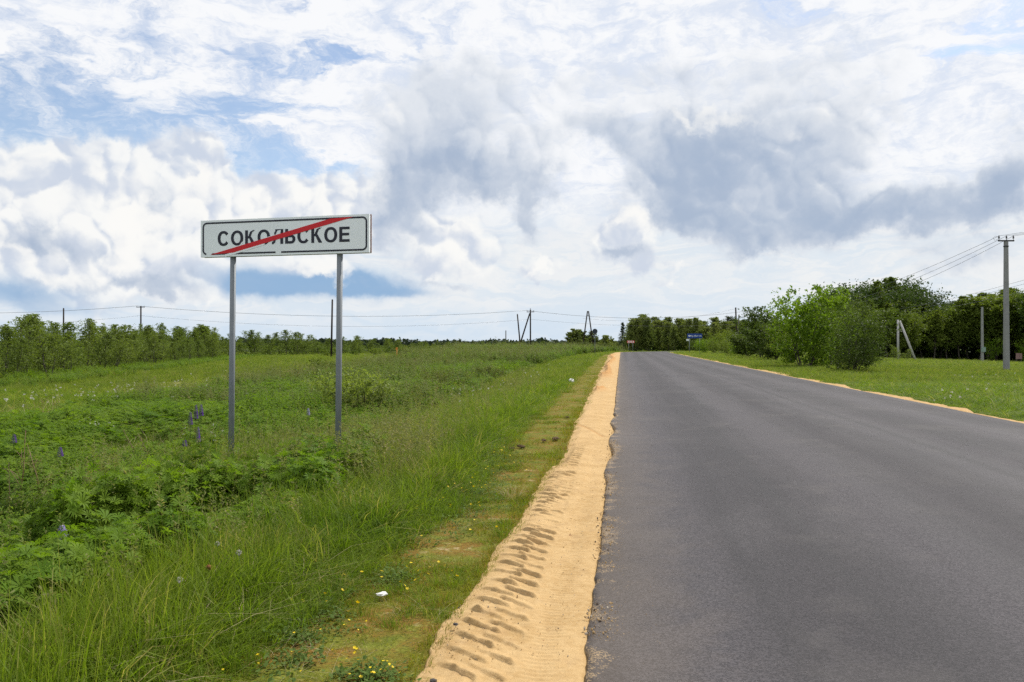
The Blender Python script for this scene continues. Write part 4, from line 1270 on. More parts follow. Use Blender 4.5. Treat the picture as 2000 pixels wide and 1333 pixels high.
def build_cover():
    r = np.random.default_rng(5)
    tufts = [leaf_mesh('grass_tuft', *blades(n_, h_, sp_, w_, b_, 100 + i, hv=hv_), GRASS) for i, (n_, h_, sp_, w_, b_, hv_) in enumerate([
        (20, .40, .10, .0065, .50, .5), (18, .36, .09, .0085, .75, .6), (11, .42, .08, .0090, .45, .5), (9, .44, .06, .0110, .85, .5), (22, .30, .11, .0060, .95, .6), (16, .44, .10, .0075, .35, .55), (8, .36, .05, .0115, 1.15, .5), (12, .52, .10, .0050, .40, .6)])]
    farT = [leaf_mesh('field_tuft', *blades(22, 0.36, 0.15, 0.011, 0.55, 120 + i, segs=2), FARGRASS) for i in range(5)]
    short = [leaf_mesh('short_tuft', *blades(16, 0.055, 0.06, 0.0035, 1.2, 140 + i, segs=2), GRASSLT) for i in range(4)]
    mid = [leaf_mesh('low_tuft', *blades(20, 0.15, 0.07, 0.0045, 0.8, 150 + i, segs=2), GRASS) for i in range(4)]
    seeds = [leaf_mesh('seed_grass', *seed_grass(160 + i), SEED) for i in range(4)]
    lup = [leaf_mesh('lupine_leaves', *lupine_plant(170 + i), LUPLEAF) for i in range(6)]
    herb = [leaf_mesh('herb_leaves', *herb_plant(180 + i), HERB) for i in range(5)]
    low = [leaf_mesh('silver_leaves', *low_leaves(190 + i), SILVER) for i in range(4)]
    weed = [leaf_mesh('weed_leaves', *herb_plant(200 + i, 0.55, 6, 0.06, 0.35, .2), WEED) for i in range(4)]
    straw = [leaf_mesh('straw_wisp', *blades(9, 0.42, 0.10, 0.0035, 1.7, 210 + i, hv=.6), STRAW) for i in range(4)]

    def put(name, lists, meshes, label):
        """lists of (x, y, scale_xy, scale_z)"""
        x = np.concatenate([l[0] for l in lists]); y = np.concatenate([l[1] for l in lists])
        sx = np.concatenate([np.broadcast_to(l[2], l[0].shape) for l in lists]); sz = np.concatenate([np.broadcast_to(l[3], l[0].shape) for l in lists])
        n = len(x)
        z = terrain(x, y) - 0.01
        var = r.uniform(0.75, 1.25, n)
        sc = np.stack([sx * var, sx * var, sz * var * r.uniform(.85, 1.15, n)], 1)
        rot = np.stack([r.normal(0, .10, n), r.normal(0, .10, n), r.uniform(0, 6.283, n)], 1)
        return scatter(name, np.stack([x, y, z], 1), sc, rot, r.integers(0, len(meshes), n), meshes, label)

    # ---- zones on the left, d = distance from the asphalt edge
    def zone(x, y):
        dl, dr = dL_dR(x, y)
        e = dl - sand_w(y) - moss_w(y)
        return dl, dr, e
    bankw = lambda y: np.interp(y, [3, 6, 10, 14, 20, 50, 120], [1.5, 1.9, 3.4, 2.9, 3.0, 4.2, 5.0])
    def side_of(x, y): return (x + 3.25) * 0.866 - (y - 6.75) * 0.50
    def hollow(x, y):
        al = (x + 3.25) * 0.50 + (y - 6.75) * 0.866
        return np.abs(side_of(x, y) + .14 * fbm(x * 2, y * 2, 2, 333)) + np.where(np.abs(al) > 1.5, 5.0, 0.0)
    L_near = []; L_far = []; L_short = []; L_mid = []; L_seed = []; L_lup = []; L_herb = []; L_low = []; L_weed = []; L_straw = []
    bands = [(2.6, 6, 330, 1.0, 1.0), (6, 10, 190, 1.15, 1.0), (10, 18, 85, 1.4, 1.0), (18, 32, 26, 1.9, 1.0)]
    for bi, (y0, y1, rho, sx, sz) in enumerate(bands):
        x, y = fan(y0, y1, rho, seed=bi)
        dl, dr, e = zone(x, y)
        nz = fbm(x * .9, y * .9, 3, 300); nf = fbm(x * .35, y * .35, 3, 301)
        hgt = 0.72 + 0.9 * np.clip(nz + .1, -.3, .5)
        left = (e > 0.02 + 0.5 * nz)
        left = left & (hollow(x, y) > .38)
        bank = left & (e < bankw(y) + 1.2 * nf)
        rest = left & ~bank
        edge = np.clip((e - 0.0) / 0.35, 0.35, 1.0)
        k = bank; L_near.append((x[k], y[k], np.full(k.sum(), sx), (sz * hgt * edge)[k]))
        # grass among the broad leaves and beyond them
        rn = r.uniform(0, 1, len(x))
        k = rest & (rn < np.where(x > -11.5, 0.34, 0.85))
        L_near.append((x[k], y[k], np.full(k.sum(), sx), (0.85 * sz * hgt)[k]))
        # right-hand verge
        k = (dr > 0.30 + 0.6 * nz) & (y > 9)
        L_near.append((x[k], y[k], np.full(k.sum(), sx), (0.62 * sz * hgt * np.clip(dr / 1.2, .3, 1))[k]))
    for bi, (y0, y1, rho, sx, sz) in enumerate([(32, 60, 8.0, 2.0, 1.0), (60, 110, 3.2, 3.0, 1.1), (110, 215, 1.1, 4.6, 1.3)]):
        x, y = fan(y0, y1, rho, seed=20 + bi)
        dl, dr, e = zone(x, y)
        nz = fbm(x * .4, y * .4, 3, 310)
        k = (e > 0.1 + .4 * nz) & ~((np.abs(x + 15) < 3.0) & (r.uniform(0, 1, len(x)) < .75))
        L_far.append((x[k], y[k], np.full(k.sum(), sx), (sz * (0.8 + .8 * nz))[k]))
        k = (dr > 0.35 + .5 * nz) & (y < 200)
        L_far.append((x[k], y[k], np.full(k.sum(), sx), (sz * (0.62 + .7 * nz))[k]))
    # mown strip and its short dry grass
    x, y = fan(20, 75, 6.0, seed=33)
    k = np.abs(x + 15) < 3.4
    L_far.append((x[k], y[k], np.full(k.sum(), 1.6), np.full(k.sum(), .30)))
    # moss verge: sparse short blades, denser along both rims
    for bi, (y0, y1, rho, sx) in enumerate([(2.6, 6, 700, 1.0), (6, 10, 420, 1.2), (10, 20, 150, 1.7), (20, 45, 40, 2.6), (45, 110, 9, 5)]):
        x, y = fan(y0, y1, rho, 0.45, 0.35, seed=40 + bi)
        dl, dr, e = zone(x, y)
        nz = fbm(x * 1.7, y * 1.7, 4, 320)
        mossz = (dl > sand_w(y) - 0.02) & (e < 0.15)
        p = np.clip(0.16 + 2.4 * nz, 0.03, 1) + 0.9 * np.exp(-((dl - sand_w(y)) / 0.07) ** 2) + 0.5 * np.exp(-((e) / .12) ** 2)
        k = mossz & (r.uniform(0, 1, len(x)) < .55)
        L_short.append((x[k], y[k], np.full(k.sum(), sx * .7), np.full(k.sum(), .30 * min(sx, 1.5))))
        k = mossz & (r.uniform(0, 1, len(x)) < p)
        rim = 1 + 0.5 * np.exp(-((dl - sand_w(y)) / 0.08) ** 2)
        L_short.append((x[k], y[k], np.full(k.sum(), sx), (np.minimum(sx, 1.6) * rim)[k]))
        k = mossz & (nz > 0.10) & (r.uniform(0, 1, len(x)) < .25)
        L_mid.append((x[k], y[k], np.full(k.sum(), sx * .8), np.full(k.sum(), .65)))
        k = (e > -.12) & (e < .35) & (r.uniform(0, 1, len(x)) < .30)
        L_mid.append((x[k], y[k], np.full(k.sum(), sx), np.full(k.sum(), 1.0)))
    for bi, (y0, y1, rho, sx) in enumerate([(9, 24, 60, 1.6), (24, 60, 14, 3.0), (60, 150, 4, 6)]):
        x, y = fan(y0, y1, rho, 0.0, 0.72, seed=50 + bi)
        dl, dr, e = zone(x, y)
        nz = fbm(x * 1.1, y * 1.1, 3, 330)
        k = (dr > 0.02) & (dr < 1.3) & (nz > -.10)
        L_mid.append((x[k], y[k], np.full(k.sum(), sx), np.full(k.sum(), .55)))
    x, y = fan(2.8, 9, 26, 0.45, 0.1, seed=48)
    dl, dr, e = zone(x, y)
    k = (dl > sand_w(y) + .03) & (e < .1)
    L_straw.append((x[k], y[k], np.full(k.sum(), .45), np.full(k.sum(), .22)))
    # low silvery leaf mats with yellow flowers
    for (cx_, cy_, rx, ry, n) in ((-0.62, 8.6, .50, 2.0, 330), (-0.25, 10.8, .40, 1.4, 110), (-1.12, 4.35, .22, .8, 75), (-0.62, 3.72, .16, .16, 34), (-.78, 5.3, .16, .25, 26)):
        x = cx_ + rx * r.normal(0, .5, n); y = cy_ + ry * r.normal(0, .5, n)
        dl, dr, e = zone(x, y)
        k = (dl > sand_w(y) + .06)
        L_low.append((x[k], y[k], np.full(k.sum(), .62), np.full(k.sum(), 1.0)))
    # lupine belt down the bank, its rim facing the ditch
    x, y = fan(3.0, 10.8, 130, 0.75, 0.0, seed=61)
    dl, dr, e = zone(x, y)
    nz = fbm(x * .8, y * .8, 3, 340)
    cen = np.interp(y, [3, 5, 7, 9.5, 11], [3.35, 3.7, 3.95, 3.75, 3.6])
    wid = np.interp(y, [3, 5, 7, 9.5, 11], [.55, .75, .95, .85, .4])
    hol = hollow(x, y)
    k = (np.abs(dl - cen) < wid * (1 + 1.2 * nz)) & (nz > -.22) & (hol > .40)
    L_lup.append((x[k], y[k], np.full(k.sum(), .82), np.where(hol[k] < 1.1, np.where(side_of(x, y)[k] < 0, 1.45, .58), 1.0)))
    k2 = k & (hol < 1.0) & (side_of(x, y) < 0)
    L_lup.append((x[k2] + r.normal(0, .12, k2.sum()), y[k2] + r.normal(0, .12, k2.sum()), np.full(k2.sum(), .8), np.full(k2.sum(), 1.2)))
    # herbs: the ditch and the overgrown ground behind it
    for bi, (y0, y1, rho, sx) in enumerate([(4, 9, 85, 1.0), (9, 16, 60, 1.25), (16, 26, 26, 1.7), (26, 40, 9, 2.6)]):
        x, y = fan(y0, y1, rho, 0.72, 0.0, seed=70 + bi)
        dl, dr, e = zone(x, y)
        nz = fbm(x * .45, y * .45, 4, 350); n2 = fbm(x * .22, y * .22, 3, 351)
        k = (e > bankw(y) + .5 + nz) & (x > -11.8 + 2 * n2) & (nz > -.15) & (hollow(x, y) > .40)
        h = (0.75 + 1.0 * np.clip(nz + .05, -.1, .5))[k]
        s = r.uniform(0, 1, k.sum()) < np.where(n2[k] > 0.06, .42, .08)
        xk, yk = x[k], y[k]
        L_lup.append((xk[s], yk[s], np.full(s.sum(), sx * .72), h[s])); s = ~s
        L_herb.append((xk[s], yk[s], np.full(s.sum(), sx * .85), h[s] * r.uniform(.8, 1.5, s.sum())))
    # grey-green weeds farther out, and the dark belt before the bend
    for bi, (y0, y1, rho, sx) in enumerate([(22, 40, 2.4, 2.0), (40, 75, 1.6, 2.6), (75, 140, .7, 4.5), (140, 205, .45, 7.0)]):
        x, y = fan(y0, y1, rho, 0.42, 0.14 if y0 > 70 else 0.0, seed=80 + bi)
        dl, dr, e = zone(x, y)
        nz = fbm(x * .10, y * .10, 3, 360)
        k = (e > bankw(y) + .6) & (x > -13) & (nz > -.12)
        L_weed.append((x[k], y[k], np.full(k.sum(), sx), (sx * .55 + .5 + nz)[k]))
        k = (e > bankw(y) + .3) & (x > -11) & (nz < .10)
        L_herb.append((x[k], y[k], np.full(k.sum(), sx * 1.1), np.full(k.sum(), sx * .6)))
    # green shrubs' feet: lush herbs before the thicket
    x, y = fan(34, 130, 1.1, 0.72, 0.0, seed=90)
    lim = -24.0 - 0.21 * (y - 42)
    k = (x < lim + 1.5) & (x > lim - 4)
    L_herb.append((x[k], y[k], np.full(k.sum(), 2.4), np.full(k.sum(), 1.2)))
    # seed heads round the posts and scattered over the bank
    for bi, (y0, y1, rho) in enumerate([(3, 8, 7), (8, 14, 26), (14, 30, 7), (30, 60, 1.5)]):
        x, y = fan(y0, y1, rho, 0.45, 0.0, seed=95 + bi)
        dl, dr, e = zone(x, y)
        near = np.exp(-((x + 2.4) / 1.5) ** 2 - ((y - 10.3) / 2.0) ** 2)
        k = (e > .5) & (dl < 7) & (r.uniform(0, 1, len(x)) < .25 + near)
        L_seed.append((x[k], y[k], np.full(k.sum(), 1.0 + .03 * y0), np.full(k.sum(), 1.0)))
    for (px_, py_) in ((-3.52, 9.55), (-2.13, 9.35)):
        n_ = 170 if px_ < -3 else 80
        x = px_ + r.normal(0, .42, n_); y = py_ + r.normal(0, .22, n_)
        L_near.append((x, y, np.full(n_, 1.1), np.full(n_, 2.0 if px_ < -3 else .95)))
    # straw: small wisps in the near grass, a bleached tuft on the moss
    for bi, (y0, y1, rho) in enumerate([(2.8, 7, 9), (7, 14, 6), (14, 26, 2.0)]):
        rho *= 1.8
        x, y = fan(y0, y1, rho, .70, 0.0, seed=105 + bi)
        dl, dr, e = zone(x, y)
        nz = fbm(x * .8, y * .8, 3, 370)
        k = (e > .15) & (nz > .02)
        L_straw.append((x[k], y[k], np.full(k.sum(), 1.0), np.full(k.sum(), .75)))
    L_dead = []
    for bi, (y0, y1, rho, sx) in enumerate([(4, 9, 22, 1.0), (9, 18, 16, 1.3), (18, 34, 5, 2.0), (34, 70, 1.2, 3.0)]):
        x, y = fan(y0, y1, rho, .72, 0.0, seed=130 + bi)
        dl, dr, e = zone(x, y)
        nz = fbm(x * .5, y * .5, 3, 380)
        k = (e > bankw(y) - .3) & (nz > .09) & (x > -13 - .05 * y)
        L_dead.append((x[k], y[k], np.full(k.sum(), sx), np.full(k.sum(), 1.0)))
    dead = [leaf_mesh('dead_stalk', *blades(10, 0.52, 0.13, 0.0042, .55, 220 + i, hv=.7, segs=2), DEADSTEM) for i in range(3)] + [leaf_mesh('dead_stalk', *blades(8, 0.46, 0.13, 0.004, .9, 230, hv=.6, segs=2), STRAW)]
    put('dead_stalks', L_dead, dead, 'brown dead stalks among the ditch herbs')
    put('bank_grass', L_near, tufts, 'long green grass covering the bank and meadow')
    put('field_grass', L_far, farT, 'paler grass of the far field and right meadow')
    put('verge_grass', L_short, short, 'short yellowish blades on the mossy verge')
    put('low_grass', L_mid, mid, 'low grass clumps along the verge edges')
    put('lupine_leaves', L_lup, lup, 'palmate lupine leaves in a belt down the bank')
    put('ditch_herbs', L_herb, herb, 'broad leaved herbs filling the overgrown ditch')
    put('silver_leaves', L_low, low, 'low silvery leaf mats on the verge')
    put('dull_weeds', L_weed, weed, 'greyish weeds of the far field')
    put('seed_grass', L_seed, seeds, 'feathery seed heads around the sign posts')
    put('straw', L_straw, straw, 'dry straw lying in the near grass')
build_cover()

def build_gravel():
    r = np.random.default_rng(15)
    mats = [plain_mat('pale_pebble', (0.42, 0.36, 0.28), 0.9, 0.2, 0, .2, 40), plain_mat('dark_pebble', (0.13, 0.10, 0.08), 0.9, 0.2, 0, .2, 40), plain_mat('sandy_crumb', (0.40, 0.27, 0.13), 0.95, 0.1, 0, .1, 40)]
    meshes = []
    for i in range(6):
        bm = bmesh.new(); bmesh.ops.create_icosphere(bm, subdivisions=1, radius=1.0)
        for v in bm.verts:
            k = 1 + .35 * mnoise.noise(v.co * 1.7 + Vector((i * 7.0, 0, 0)))
            v.co = Vector((v.co.x * 1.2, v.co.y * .9, v.co.z * .65)) * k
        me = bpy.data.meshes.new('pebble'); bm.to_mesh(me); bm.free(); me.materials.append(mats[(0, 1, 2, 2, 2, 2)[i]]); meshes.append(me)
    X = []; Y = []; Z = []; S = []
    # on the sand, on the outer rim, and grains carried on to the asphalt
    for (n, lo, hi, y0, y1, zz, s0, s1) in ((900, .05, .72, 3.2, 14, .036, .0015, .0045), (300, .45, .80, 3.2, 12, .040, .002, .007), (3600, -.45, .02, 3.2, 12, .052, .0012, .0034), (700, -1.6, -.3, 3.2, 12, .060, .0012, .003), (500, -.12, .04, 3.2, 16, .050, .004, .010)):
        y = np.exp(r.uniform(math.log(y0), math.log(y1), n)); l = lo + (hi - lo) * (r.uniform(0, 1, n) if lo > -.4 else 1 - np.abs(r.normal(0, .38, n)))
        k = fbm(y * 1.3, l * 2.0, 3, 19) > (-.02 if lo < 0 else -.12)
        X.append((0.145 * y + 3.68 - math.cos(TH) * (0.99 * (3.85 + 0.008 * y) + l))[k]); Y.append((y + math.sin(TH) * (3.85 + l))[k]); Z.append(np.full(k.sum(), zz)); S.append(np.exp(r.uniform(math.log(s0), math.log(s1), n))[k])
    X = np.concatenate(X); Y = np.concatenate(Y); Z = np.concatenate(Z); S = np.concatenate(S); n = len(X)
    scatter('gravel', np.stack([X, Y, Z], 1), np.stack([S, S, S], 1), r.uniform(0, 6, (n, 3)), r.integers(0, 6, n), meshes, 'small pebbles and sand crumbs on the shoulder and asphalt edge')
build_gravel()
# ---------------------------------------------------------------- trees: tapered trunk with limbs, crown of many leaves
def tube_np(pts, rads, n=5):
    pts = np.asarray(pts, float); m = len(pts)
    d = np.gradient(pts, axis=0); d /= np.linalg.norm(d, axis=1)[:, None] + 1e-9
    ref = np.array([1.0, 0.13, 0.07])
    u = np.cross(d, ref); u /= np.linalg.norm(u, axis=1)[:, None] + 1e-9
    w = np.cross(d, u)
    a = np.arange(n) * 2 * math.pi / n
    V = pts[:, None, :] + (u[:, None, :] * np.cos(a)[None, :, None] + w[:, None, :] * np.sin(a)[None, :, None]) * np.asarray(rads)[:, None, None]
    idx = np.arange(m * n).reshape(m, n)
    F = np.stack([idx[:-1], np.roll(idx[:-1], -1, 1), np.roll(idx[1:], -1, 1), idx[1:]], -1).reshape(-1, 4)
    return V.reshape(-1, 3), F

def leaf_cloud(C, r, size, aspect=0.6, droop=0.0, rnd=None):
    """one diamond per centre, random attitude"""
    n = len(C)
    d = r.normal(0, 1, (n, 3)); d[:, 2] -= droop; d /= np.linalg.norm(d, axis=1)[:, None]
    e = r.normal(0, 1, (n, 3)); s = np.cross(d, e); s /= np.linalg.norm(s, axis=1)[:, None] + 1e-9
    L = size * r.uniform(.65, 1.35, n)[:, None]
    nn = np.cross(d, s) * L * 0.12
    V = np.stack([C - d * L * .5, C + s * L * aspect * .5 + nn, C + d * L * .5, C - s * L * aspect * .5 + nn], 1).reshape(-1, 3)
    o = np.arange(n)[:, None] * 4
    F = np.concatenate([o + np.array([[0, 1, 3]]), o + np.array([[1, 2, 3]])], 0)
    rn = r.uniform(0, 1, n) if rnd is None else np.clip(rnd + r.normal(0, .12, n), 0, 1)
    return V, F, np.repeat(rn, 4)

def tree_meshes(name, seed, H, base, prof, nlimb, up, leaf, nleaf, leafmat, barkmat, r0, stems=1, twig=0.35, spreadb=0.0, droop=0.0, aspect=0.6, dens_top=1.0, lean=0.03, clump=0.10):
    """prof(t): crown radius along the height fraction t (base..1)"""
    r = np.random.default_rng(seed)
    TV = []; TF = []; C = []; CR = []
    def addt(p, rad, n=5):
        v, f = tube_np(p, rad, n)
        o = sum(len(x) for x in TV)
        TV.append(v); TF.append(f + o)
    for st in range(stems):
        a0 = r.uniform(0, 6.28); hh = H * (1 if st == 0 else r.uniform(.6, .95))
        off = np.array([math.cos(a0), math.sin(a0), 0]) * (spreadb * r.uniform(.5, 1) if stems > 1 else 0)
        ln = np.array([r.normal(0, lean), r.normal(0, lean), 1.0]) + off * (0.35 / max(H, 1)) * 2
        ts = np.linspace(0, 1, 9)
        wob = np.cumsum(r.normal(0, .012 * hh, (9, 3)), 0); wob[:, 2] = 0; wob[0] = 0
        tr = off[None] * .35 + ts[:, None] * hh * ln[None] + wob + off[None] * ts[:, None] * .9
        tr[0, 2] = -0.15
        rr = r0 * (1 if st == 0 else .7)
        addt(tr, rr * (1 - ts * .93) + 0.004, 6)
        nl = max(3, int(nlimb / stems))
        for k in range(nl):
            t = base + (0.98 - base) * ((k + r.uniform(0, 1)) / nl) ** dens_top
            pt = np.array([np.interp(t, ts, tr[:, i]) for i in range(3)])
            az = k * 2.399 + r.normal(0, .5)
            R_ = prof(t) * r.uniform(.65, 1.12)
            u_ = up * (0.55 + 0.9 * t) + r.normal(0, .15)
            d = np.array([math.cos(az), math.sin(az), u_]); d /= np.linalg.norm(d)
            Lb = R_ / max(.35, math.hypot(d[0], d[1]))
            s = np.linspace(0, 1, 5)
            cur = np.stack([pt + d * Lb * q + np.array([0, 0, 1]) * Lb * (0.18 * q * q if droop <= 0 else -0.25 * droop * q * q) for q in s])
            cur[1:] += np.cumsum(r.normal(0, .035 * Lb, (4, 3)), 0)
            addt(cur, np.maximum(rr * .34 * (1 - t * .8) * (1 - s * .85), 0.003), 4)
            ntw = max(3, int(7 * Lb / (0.5 + .15 * H)) + 3)
            for q in range(ntw):
                qq = r.uniform(.25, 1.0)
                p0 = np.array([np.interp(qq, s, cur[:, i]) for i in range(3)])
                td = d * .6 + r.normal(0, .6, 3); td[2] += .25 - droop * .8; td /= np.linalg.norm(td)
                tl = twig * Lb * r.uniform(.5, 1.2) + 0.06 * H * .3
                for z in range(3):
                    C.append(p0 + td * tl * (z + r.uniform(0, 1)) / 3); CR.append(r.uniform())
        # the leader's tip
        for z in range(8): C.append(tr[-1] - ln * hh * 0.10 * r.uniform(0, 1) + r.normal(0, .02 * hh * .5, 3)); CR.append(r.uniform())
    C = np.array(C); CR = np.array(CR)
    pick = r.integers(0, len(C), nleaf)
    P = C[pick] + r.normal(0, 1, (nleaf, 3)) * clump * (0.25 + 0.10 * H)
    fz = H / np.percentile(P[:, 2], 99.3)                      # the crown's top is the tree's height
    P[:, 2] *= fz
    TV = [np.stack([t_[:, 0], t_[:, 1], np.where(t_[:, 2] > 0, t_[:, 2] * fz, t_[:, 2])], 1) for t_ in TV]
    okp = (P[:, 2] > 0.05) & (P[:, 2] < H * 1.01)
    P = P[okp]; pick = pick[okp]
    V, F, rn = leaf_cloud(P, r, leaf, aspect, droop, None)
    rn = np.clip(0.5 * rn + 0.5 * np.repeat(CR[pick], 4), 0, 1)
    cm = mesh_np(name + '_crown', V, F, leafmat, smooth=False)
    attr(cm, 'rnd', rn); attr(cm, 'tip', np.full(len(V), .3))
    tm = mesh_np(name + '_trunk', np.concatenate(TV), np.concatenate(TF), barkmat)
    return tm, cm

def conifer_meshes(name, seed, H, rad, base, leaf, nleaf, mat, bark, r0, pine=False):
    r = np.random.default_rng(seed)
    ts = np.linspace(0, 1, 8)
    tr = np.stack([np.cumsum(r.normal(0, .004 * H, 8)), np.cumsum(r.normal(0, .004 * H, 8)), ts * H], 1); tr[0] = (0, 0, -.2)
    TV = []; TF = []
    def addt(p, rad_, n=5):
        v, f = tube_np(p, rad_, n); o = sum(len(x) for x in TV); TV.append(v); TF.append(f + o)
    addt(tr, r0 * (1 - ts * .93) + .006, 6)
    C = []
    nw = int(14 + H * 1.2)
    for k in range(nw):
        t = base + (0.99 - base) * k / nw
        pt = np.array([np.interp(t, ts, tr[:, i]) for i in range(3)])
        for j in range(6):
            az = r.uniform(0, 6.28)
            if pine: L = rad * (1 - ((t - .72) / .42) ** 2) * r.uniform(.5, 1.1); dz = .25
            else: L = rad * (1 - (t - base) / (1 - base)) ** .85 * r.uniform(.7, 1.1) + .06; dz = -.12 + .45 * t
            if L <= .05: continue
            e = pt + np.array([math.cos(az) * L, math.sin(az) * L, dz * L])
            addt(np.stack([pt, (pt + e) / 2 + [0, 0, .04 * L], e]), [r0 * .2, r0 * .13, .004], 3)
            for q in range(7):
                u = r.uniform(.15, 1)
                C.append(pt + (e - pt) * u + r.normal(0, .10 * L, 3) * [1, 1, .45])
    C = np.array(C)
    P = C[r.integers(0, len(C), nleaf)] + r.normal(0, .035 * H * .5, (nleaf, 3)) * [1, 1, .6]
    V, F, rn = leaf_cloud(P, r, leaf, .30, .3)
    cm = mesh_np(name + '_crown', V, F, mat, smooth=False)
    attr(cm, 'rnd', rn); attr(cm, 'tip', np.full(len(V), .3))
    tm = mesh_np(name + '_trunk', np.concatenate(TV), np.concatenate(TF) if all(f.shape[1] == 4 for f in TF) else np.concatenate(TF), bark)
    return tm, cm

def plant_tree(name, kind, x, y, s, label, cat='tree', group=None, sz=None, rz=None):
    root = empty(name, (x, y, tz(x, y) - 0.03), random.uniform(0, 6.28) if rz is None else rz)
    root.scale = (s, s, sz or s)
    tag(root, label, cat, group)
    obj('trunk', kind[0], root); obj('crown', kind[1], root)
    return root

def pxX(px, Y): return (px - 1000.0) * Y / FPX

def by(px, marks):
    for lim, words in marks:
        if px < lim: return words
    return marks[-1][1]
M_THICKET = [(124, 'left of the leftmost dark pole'), (275, 'between the two dark poles on the left'), (450, 'between the crossarm pole and the left sign post'), (650, 'seen between the two sign posts'), (9999, 'stretching right of the right sign post')]
M_FOREST = [(1754, 'behind the bright maple bush'), (1850, 'just right of the strutted pole'), (1918, 'left of the concrete pole with the box'), (1966, 'between the two concrete poles'), (9999, 'right of the tall concrete pole')]
M_WOOD = [(1262, 'behind the chevron board'), (1340, 'between chevron board and blue sign'), (1400, 'behind the blue direction sign'), (9999, 'behind the dark roadside tree')]

def build_trees():
    r = np.random.default_rng(77)
    ovoid = lambda R_, lo, pk=.45: (lambda t: R_ * max(0.08, math.sin(math.pi * min(1, max(0, (t - lo) / (1.02 - lo))) ** .75)) )
    # ---- young birches, about 3.2 m
    SAP = [tree_meshes('young_birch', 300 + i, 3.2, .06, lambda t: 0.92 * (1.0 - t) ** .95 + .04, 44, 1.5, .085, 2500, BIRCH, BARK, .030, stems=1 + i % 3, spreadb=.40, twig=.36, clump=.075) for i in range(7)]
    THIN = [tree_meshes('thin_birch', 330 + i, 3.6, .15, lambda t: 0.66 * (1.0 - t) ** .8 + .05, 30, 1.6, .08, 1000, BIRCH, BARK, .026, stems=1 + i % 2, spreadb=.25, twig=.45, clump=.06) for i in range(3)]
    gB = 'saplings of the distant belt behind the field'
    gT = 'young birches of the thicket left of the field'
    n = 0
    front = np.array([(-20, 26), (-27, 42), (-45, 127), (-38, 156), (-24, 186), (4, 206), (12, 214)], float)
    seg = np.r_[0, np.cumsum(np.linalg.norm(np.diff(front, axis=0), axis=1))]
    for row in range(5):
        s = 4.0
        while s < seg[-1]:
            x = np.interp(s, seg, front[:, 0]); y = np.interp(s, seg, front[:, 1])
            far = y > 127
            px = 1000 + x / y * FPX
            if far: x += r.normal(0, 1.2); y += row * 3.0 + r.normal(0, 1.5)
            else: x += -row * 2.1 + r.normal(0, .7); y += row * 0.8 + r.normal(0, .8)
            s += (r.uniform(1.5, 2.5) if not far else r.uniform(1.7, 3.0)) * (1.0 + .30 * row)
            px = 1000 + x / y * FPX
            if px < -110 or (row == 0 and r.uniform() < .15) or abs(px - 1036) < 6: continue
            if far and row > 2: continue
            want = np.interp(px, [-100, 0, 60, 130, 200, 300, 380, 450, 520, 600, 660, 720, 900, 1100], [628, 624, 626, 640, 640, 642, 642, 648, 650, 652, 660, 664, 667, 668])
            hgt = max(1.5, CAM_Z + (HORIZON - want) * y / FPX - tz(x, y)) * (1 + 0.5 * float(fbm(np.array([px * .03]), np.array([row * 3.3]), 2, 7)[0])) * r.uniform(.72, 1.12)
            if row == 0: hgt *= r.uniform(.55, .95)
            thin = r.uniform() < .22
            k = THIN[r.integers(0, 3)] if thin else SAP[r.integers(0, 7)]
            sz = hgt / (3.6 if thin else 3.2)
            if far:
                plant_tree('distant_sapling', k, x, y, sz * r.uniform(1.3, 1.9), ('thin' if thin else 'bushy') + ' sapling in the distant belt ' + by(px, M_THICKET), 'young tree', gB, sz)
                continue
            plant_tree('young_birch', k, x, y, sz * r.uniform(1.2, 1.6), ('thin open young birch in the thicket ' if thin else 'bushy young birch in the thicket ') + by(px, M_THICKET), 'young tree', gT, sz)
            n += 1
    # ---- brushwood that closes the thicket between the stems
    n_ = 26000
    q = r.uniform(0, seg[-1], n_) ** 1.0
    bx = np.interp(q, seg, front[:, 0]); byy = np.interp(q, seg, front[:, 1])
    fr_ = byy > 127
    bx = bx + np.where(fr_, r.normal(0, 1.2, n_), -r.uniform(.6, 8.0, n_)); byy = byy + np.where(fr_, r.uniform(.5, 6, n_), r.uniform(0, 2, n_))
    bz = terrain(bx, byy) + r.uniform(0, 1, n_) ** 1.3 * np.where(fr_, 1.9, 2.3)
    V, F, rn = leaf_cloud(np.stack([bx, byy, bz], 1), r, .20, .6, 0, None)
    me = mesh_np('brushwood', V, F, BIRCH, smooth=False)
    attr(me, 'rnd', rn); attr(me, 'tip', np.zeros(len(V)))
    tag(obj('brushwood', me), 'brushwood between the stems of the young birch thicket', kind='stuff')
    # ---- low belt of saplings in the distance, between the thicket and the road
    gB = 'saplings of the distant belt behind the field'
    for k in range(46):
        y = r.uniform(185, 300); px = r.uniform(455, 1105)
        if px < 640: y = r.uniform(150, 230)
        if abs(px - 1036) < 10: continue
        hgt = r.uniform(.55, .95) * (1.15 if px < 640 else .92)
        plant_tree('distant_sapling', SAP[k % 7], pxX(px, y), y, hgt * 1.5, 'pale green sapling in the distant belt behind the field', 'young tree', gB, hgt)
    # ---- dark shrubs lining the far end of the field
    SHR = [tree_meshes('field_shrub', 360 + i, 1.5, .05, ovoid(1.05, .0), 26, .6, .13, 1100, BROAD, BARK, .03, stems=3, spreadb=.5, twig=.5, clump=.16) for i in range(3)]
    gS = 'dark shrubs along the far end of the field'
    for k in range(34):
        px = r.uniform(640, 1100); y = r.uniform(118, 175)
        plant_tree('field_shrub', SHR[k % 3], pxX(px, y), y, r.uniform(.8, 1.3), 'dark low shrub along the far end of the field', 'shrub', gS)
